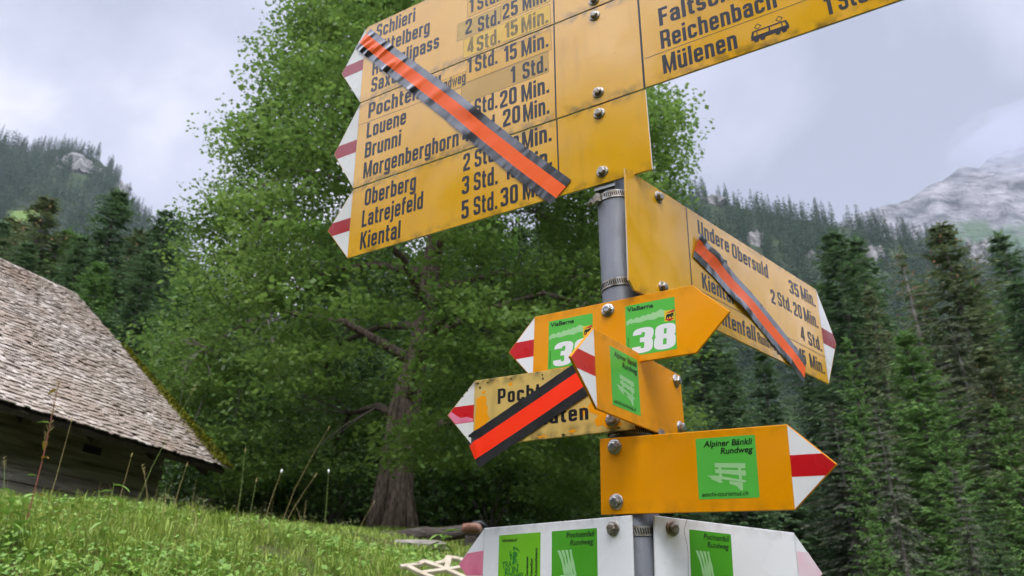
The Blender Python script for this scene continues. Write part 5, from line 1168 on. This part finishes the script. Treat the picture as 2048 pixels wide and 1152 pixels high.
# ------------------------------------------------------------------ grass on the bank
M_grass = mat('grass_blade', (.1, .2, .03), .55, .3, trans=.25, isl=((.13, .23, .03), (.44, .52, .10)), var=(.27, .38, .065), scale=1.6)
M_dry = mat('dry_grass', (.30, .23, .09), .8, .2, trans=.15, isl=((.22, .17, .06), (.42, .33, .15)))
M_clover = mat('clover_leaf', (.07, .17, .025), .5, .35, trans=.22, isl=((.11, .25, .035), (.31, .46, .09)), var=(.21, .36, .06), scale=2.2)
M_stemr = mat('reddish_stem', (.22, .07, .05), .6, .3); M_gstem = mat('green_stem', (.16, .22, .05), .6, .3)
g = np.random.default_rng(9)
def blades(n, xr, yr, lo, hi, wd, lean, pw=1.0):
    x = g.uniform(*xr, n); y = yr[0] + (yr[1] - yr[0]) * g.uniform(0, 1, n) ** pw
    keep = g.random(n) < np.clip(.55 + 2.2 * fbm(x * 1.7, y * 1.7, 33, 3), .12, 1); x = x[keep]; y = y[keep]; n = len(x)
    z = terrain(x, y); patchy = 1 + .9 * fbm(x * 1.3 + 9, y * 1.3, 55, 3); h = g.uniform(lo, hi, n) * np.clip(patchy, .5, 1.6); a = g.uniform(0, 6.28, n) ; ln = h * np.abs(g.normal(0, lean, n))
    dx = np.cos(a); dy = np.sin(a); base = np.stack([x, y, z - .01], -1); D = np.stack([dx, dy, 0 * dx], -1); S = np.stack([-dy, dx, 0 * dx], -1) * (wd * g.uniform(.6, 1.4, n))[:, None]
    up = np.array([0, 0, 1.0]); mid = base + D * (ln * .35)[:, None] + up * (h * .62)[:, None]; tip = base + D * ln[:, None] + up * (h * np.clip(1 - .25 * (ln / h) ** 2, .3, 1))[:, None]
    V = np.empty((n, 6, 3)); V[:, 0] = base - S; V[:, 1] = base + S; V[:, 2] = mid + S * .8; V[:, 3] = mid - S * .8; V[:, 4] = tip + S * .12; V[:, 5] = tip - S * .12
    k = np.arange(n)[:, None] * 6; Fq = np.stack([k + [0, 1, 2, 3], k + [3, 2, 4, 5]], 1).reshape(-1, 4); return V.reshape(-1, 3), Fq
def leaf_mesh(mb, p, d, ln, wd, droop=.3):
    p = np.array(p, float); d = np.array(d, float); d = d / np.linalg.norm(d); s = np.cross(d, [0, 0, 1]); s = s / max(1e-6, np.linalg.norm(s)); n = 5; V = []
    for k in range(n + 1):
        f = k / n; q = p + d * ln * f + np.array([0, 0, -droop * ln * f * f]); w_ = wd * math.sin(math.pi * min(.98, .06 + f * .94)) ** .8; V += [q - s * w_ + [0, 0, w_ * .3], q, q + s * w_ + [0, 0, w_ * .3]]
    mb.add(V, [(3*k + j, 3*k + j + 1, 3*k + j + 4, 3*k + j + 3) for k in range(n) for j in (0, 1)])
def join(parts):
    Vs = []; Fs = []; b = 0
    for V, Fq in parts: Vs.append(V); Fs.append(Fq + b); b += len(V)
    return np.concatenate(Vs), np.concatenate(Fs)
V, Fq = join([blades(170000, (-5.4, .9), (3.0, 8.6), .035, .09, .0028, 1.0, 1.15), blades(20000, (-5.4, .9), (3.0, 8.0), .09, .17, .0032, 1.1, 1.1), blades(60000, (-8.5, 2.2), (8.4, 18), .03, .09, .006, .7)])
tag(mesh_np('grass', V, Fq, M_grass), 'fresh green meadow grass covering the bank', 'grass', kind='stuff')
def tussocks(n):
    cx = g.uniform(-5.4, .8, n); cy = g.uniform(3.2, 8.2, n); out_ = []
    m = 46; x = np.repeat(cx, m) + g.normal(0, .03, n * m); y = np.repeat(cy, m) + g.normal(0, .03, n * m); k = n * m
    h = np.repeat(g.uniform(.10, .24, n), m) * g.uniform(.5, 1.1, k); a = g.uniform(0, 6.28, k); ln = h * g.uniform(.2, 1.1, k)
    D = np.stack([np.cos(a), np.sin(a), 0 * a], -1); S = np.stack([-np.sin(a), np.cos(a), 0 * a], -1) * .0034; base = np.stack([x, y, terrain(x, y) - .01], -1); up = np.array([0, 0, 1.])
    mid = base + D * (ln * .4)[:, None] + up * (h * .7)[:, None]; tip = base + D * ln[:, None] + up * (h * (1 - .35 * ln / h))[:, None]
    V = np.empty((k, 6, 3)); V[:, 0] = base - S; V[:, 1] = base + S; V[:, 2] = mid + S * .8; V[:, 3] = mid - S * .8; V[:, 4] = tip + S * .1; V[:, 5] = tip - S * .1
    q = np.arange(k)[:, None] * 6; return V.reshape(-1, 3), np.stack([q + [0, 1, 2, 3], q + [3, 2, 4, 5]], 1).reshape(-1, 4)
V, Fq = tussocks(420); tag(mesh_np('grass_tussocks', V, Fq, M_grass), 'longer bent grass growing in tufts on the bank', 'grass', kind='stuff')
# broad dock and plantain leaves in loose patches
n = 5200; x = g.uniform(-5.4, .6, n); y = g.uniform(3.2, 8.0, n); keep = (fbm(x * .9 + 4, y * .9, 88, 3) > .06) | ((x < -2.4 - .3 * (y - 4)) & (g.random(n) < .45)); x = x[keep]; y = y[keep]; mbl = MB()
for a_, b_ in zip(x, y):
    t2 = g.uniform(0, 6.28); leaf_mesh(mbl, (a_, b_, ground_z(a_, b_) + g.uniform(.0, .06)), (math.cos(t2), math.sin(t2), g.uniform(.2, 1.1)), g.uniform(.06, .13), g.uniform(.014, .026), g.uniform(.2, .8))
tag(mbl.build('broad_leaves', M_clover, smooth=True), 'broad dock and plantain leaves scattered in the grass', 'ground cover', kind='stuff')
V, Fq = join([blades(14000, (-5.4, .9), (3.0, 8.4), .05, .16, .0018, 1.3), blades(260, (-5.4, -.2), (5.5, 8.2), .2, .42, .0016, .5)])
tag(mesh_np('dry_grass', V, Fq, M_dry), 'dry straw coloured stalks among the green grass', 'grass', kind='stuff')
n = 75000; x = g.uniform(-5.4, .9, n); y = 3 + 5.4 * g.uniform(0, 1, n) ** 1.1; k_ = fbm(x * 1.1 + 3, y * 1.1, 66, 3) + .25 * (x > -3.2) * (y < 5.4); keep = g.random(n) < np.clip(.32 + 2.4 * k_, 0.03, 1); x = x[keep]; y = y[keep]; n = len(x)
P = np.stack([x, y, terrain(x, y) + g.uniform(.02, .11, n)], -1); yaw = g.uniform(0, 6.28, n); pit = g.normal(.15, .4, n); ln = g.uniform(.016, .042, n) * np.where(g.random(n) < .08, 1.8, 1)
A = np.stack([np.cos(yaw) * np.cos(pit), np.sin(yaw) * np.cos(pit), np.sin(pit)], -1) * ln[:, None]; up = np.stack([g.normal(0, .4, n), g.normal(0, .4, n) - .35, np.ones(n)], -1)
V, Fq = quads_from(P, A, unit(np.cross(A, up)) * (ln * .42)[:, None]); tag(mesh_np('clover', V, Fq, M_clover), 'low clover and herb leaves between the grass', 'ground cover', kind='stuff')

# single plants one can pick out
def stalk(px0, py0, px1, py1, Y, label, head='spike', m=None, hl=.05, hw=.005):
    B0 = at(px0, py0, Y); T = at(px1, py1, Y + .1); zg = ground_z(B0[0], B0[1]); B0[2] = min(B0[2], zg)
    e = empty('grass_stalk', B0, label, 'grass stalk', 'tall grass stalks on the bank'); d = T - B0; m = m or M_gstem
    mb = MB(); side = np.array([d[0] * .12, 0, 0]); mb.tube([(0, 0, 0), d * .4 - side, d * .75 - side * .6, d], [.0024, .002, .0016, .0012], 5); mb.build('stem', m, e)
    u = d - (d * .75 - side * .6); u = u / np.linalg.norm(u); mb = MB()
    if head == 'spike': mb.tube([d, d + u * hl * .3, d + u * hl * .7, d + u * hl], [.0015, hw, hw * .8, .001], 7); mb.build('seed_head', M_dry, e)
    elif head == 'white': mb.tube([d - u * .004, d + u * .012, d + u * .03], [.003, .010, .005], 8); mb.build('seed_head', M_wprint, e)
    elif head == 'loose':
        for k in range(9): a = k * 2.4; q = d - u * .012 * k; mb.tube([q, q + np.array([math.cos(a) * .018, math.sin(a) * .018, .012])], [.0012, .003], 5)
        mb.build('seed_head', M_dry, e)
    return e
ST = [(258, 1030, 392, 770, 6.2, 'very tall green grass stalk leaning right up to the barn roof edge', 'loose'), (98, 1000, 142, 845, 6.6, 'tall thin stalk in front of the left part of the barn wall', 'spike'), (528, 1020, 562, 945, 7.0, 'stalk with white head right of the roof tip', 'white'), (650, 1045, 657, 945, 7.2, 'upright stalk with white head between roof tip and big trunk', 'white'),
      (560, 1035, 655, 860, 7.4, 'long thin stalk leaning right before the dark foliage', 'spike'), (565, 1040, 628, 955, 7.1, 'stout straw stalk leaning right near the white headed ones', 'spike'), (500, 1015, 512, 965, 7.2, 'short straw stalk with brown head below the roof tip', 'spike'), 
      (345, 1005, 372, 935, 6.9, 'stalk with hooked head below the roof corner', 'spike'), (236, 1000, 262, 915, 6.8, 'brown headed stalk in front of the barn wall middle', 'spike'), 
      (10, 990, 8, 915, 6.4, 'stalk at the left edge before the barn wall', 'loose'), (700, 1075, 745, 1010, 7.4, 'thin leaning stalk before the big trunk', 'spike'), (300, 1005, 285, 930, 6.9, 'tall stalk leaning left below the eave', 'loose'), (478, 1010, 490, 905, 7.3, 'slim stalk right of the roof tip against dark leaves', 'spike')]
for k, s_ in enumerate(ST): stalk(*s_, m=(M_gstem if k % 3 == 0 else M_dry))
def herb(px0, py0, px1, py1, Y, label, nleaf, ln, mstem, mleaf, cat='plant', tuft=False, seed=0):
    B0 = at(px0, py0, Y); T = at(px1, py1, Y); zg = ground_z(B0[0], B0[1]); B0[2] = min(B0[2], zg) ; d = T - B0; e = empty('wild_plant', B0, label, cat); g = np.random.default_rng(seed)
    mb = MB(); mb.tube([(0, 0, 0), d * .5 + [.012, 0, 0], d], [.005, .004, .002], 6); mb.build('stem', mstem, e)
    for k in range(nleaf):
        f = .25 + .7 * k / max(1, nleaf - 1); a = k * 2.4 + seed; mb = MB(); leaf_mesh(mb, d * f, (math.cos(a), math.sin(a) * .7, g.uniform(-.1, .5)), ln * g.uniform(.7, 1.2), ln * .2, g.uniform(.2, .7)); mb.build('leaf', mleaf if not isinstance(mleaf, list) else mleaf[k % len(mleaf)], e)
    if tuft:
        mb = MB()
        for k in range(46):
            f = 1 - .42 * g.random(); a = g.uniform(0, 6.28); l = g.uniform(.03, .07) * (1.25 - f * .6) ; q = d * f; mb.tube([q, q + np.array([math.cos(a) * l * .7, math.sin(a) * l * .5, l])], [.0016, .0011], 4, False)
        mb.build('seed_head', M_dry, e)
    return e
M_yl = mat('yellowing_leaf', (.32, .28, .03), .6, .3, trans=.2, var=(.36, .13, .03), scale=30)
herb(70, 975, 118, 765, 5.6, 'tall wilting plant with reddish stem, yellow leaves and straw seed plume before the barn', 7, .085, M_stemr, [M_yl, M_clover, M_yl], tuft=True, seed=1)
herb(218, 1012, 228, 965, 5.4, 'leafy green weed with broad leaves on the crest of the bank', 8, .11, M_gstem, M_clover, seed=2)
herb(20, 1010, 25, 980, 5.0, 'broad leaved green plant at the left edge of the bank', 12, .13, M_gstem, M_clover, seed=3)
herb(50, 1020, 48, 990, 5.1, 'second broad leaved green plant near the left edge, beside the yellow flowers', 10, .12, M_gstem, M_clover, seed=5)
herb(880, 1085, 886, 1062, 9.2, 'leafy weed growing before the right end of the log', 9, .22, M_gstem, M_clover, seed=6)
def flower(px, py, Y, m, label):
    P0 = at(px, py, Y); zg = ground_z(P0[0], P0[1]); top = max(P0[2], zg + .05); e = empty('wild_flower', (P0[0], P0[1], zg), label, 'flower'); h = top - zg
    mb = MB(); mb.tube([(0, 0, 0), (.005, 0, h)], [.0015, .001], 5); mb.build('stem', M_gstem, e); mb = MB()
    for k in range(7): a = k * .9; leaf_mesh(mb, (0.005, 0, h), (math.cos(a), math.sin(a), .25), .013, .005, .2)
    mb.build('petal', m, e)
M_fy = mat('yellow_petal', (.80, .50, .01), .6, .3); M_fp = mat('violet_petal', (.40, .25, .60), .6, .3)
for px, py, m, lab in ((46, 1003, M_fy, 'yellow flower at the left, highest of the three'), (109, 1017, M_fy, 'yellow flower right of the broad leaved plant'), (116, 1027, M_fy, 'yellow flower lowest of the three near the barn wall'), (385, 1023, M_fp, 'small violet flower on the crest below the roof tip')): flower(px, py, 5.6, m, lab)

# ------------------------------------------------------------------ valley air
M_haze = bpy.data.materials.new('valley_haze'); M_haze.use_nodes = True; nt = M_haze.node_tree; nt.nodes.clear()
om = nt.nodes.new('ShaderNodeOutputMaterial'); pv = nt.nodes.new('ShaderNodeVolumePrincipled'); pv.inputs['Color'].default_value = (.80, .87, 1.0, 1); pv.inputs['Density'].default_value = .00009; nt.links.new(pv.outputs[0], om.inputs['Volume'])
hv = np.array([v.co.z for v in hl.data.vertices])
mb = MB(); zl, zh = float(hv.min()) - 1.0, float(hv.max()) + 32
mb.box((0, 0, (zl + zh) / 2), (2400, 2400, zh - zl)); tag(mb.build('haze', M_haze), 'thin bluish valley haze', 'haze', kind='stuff')
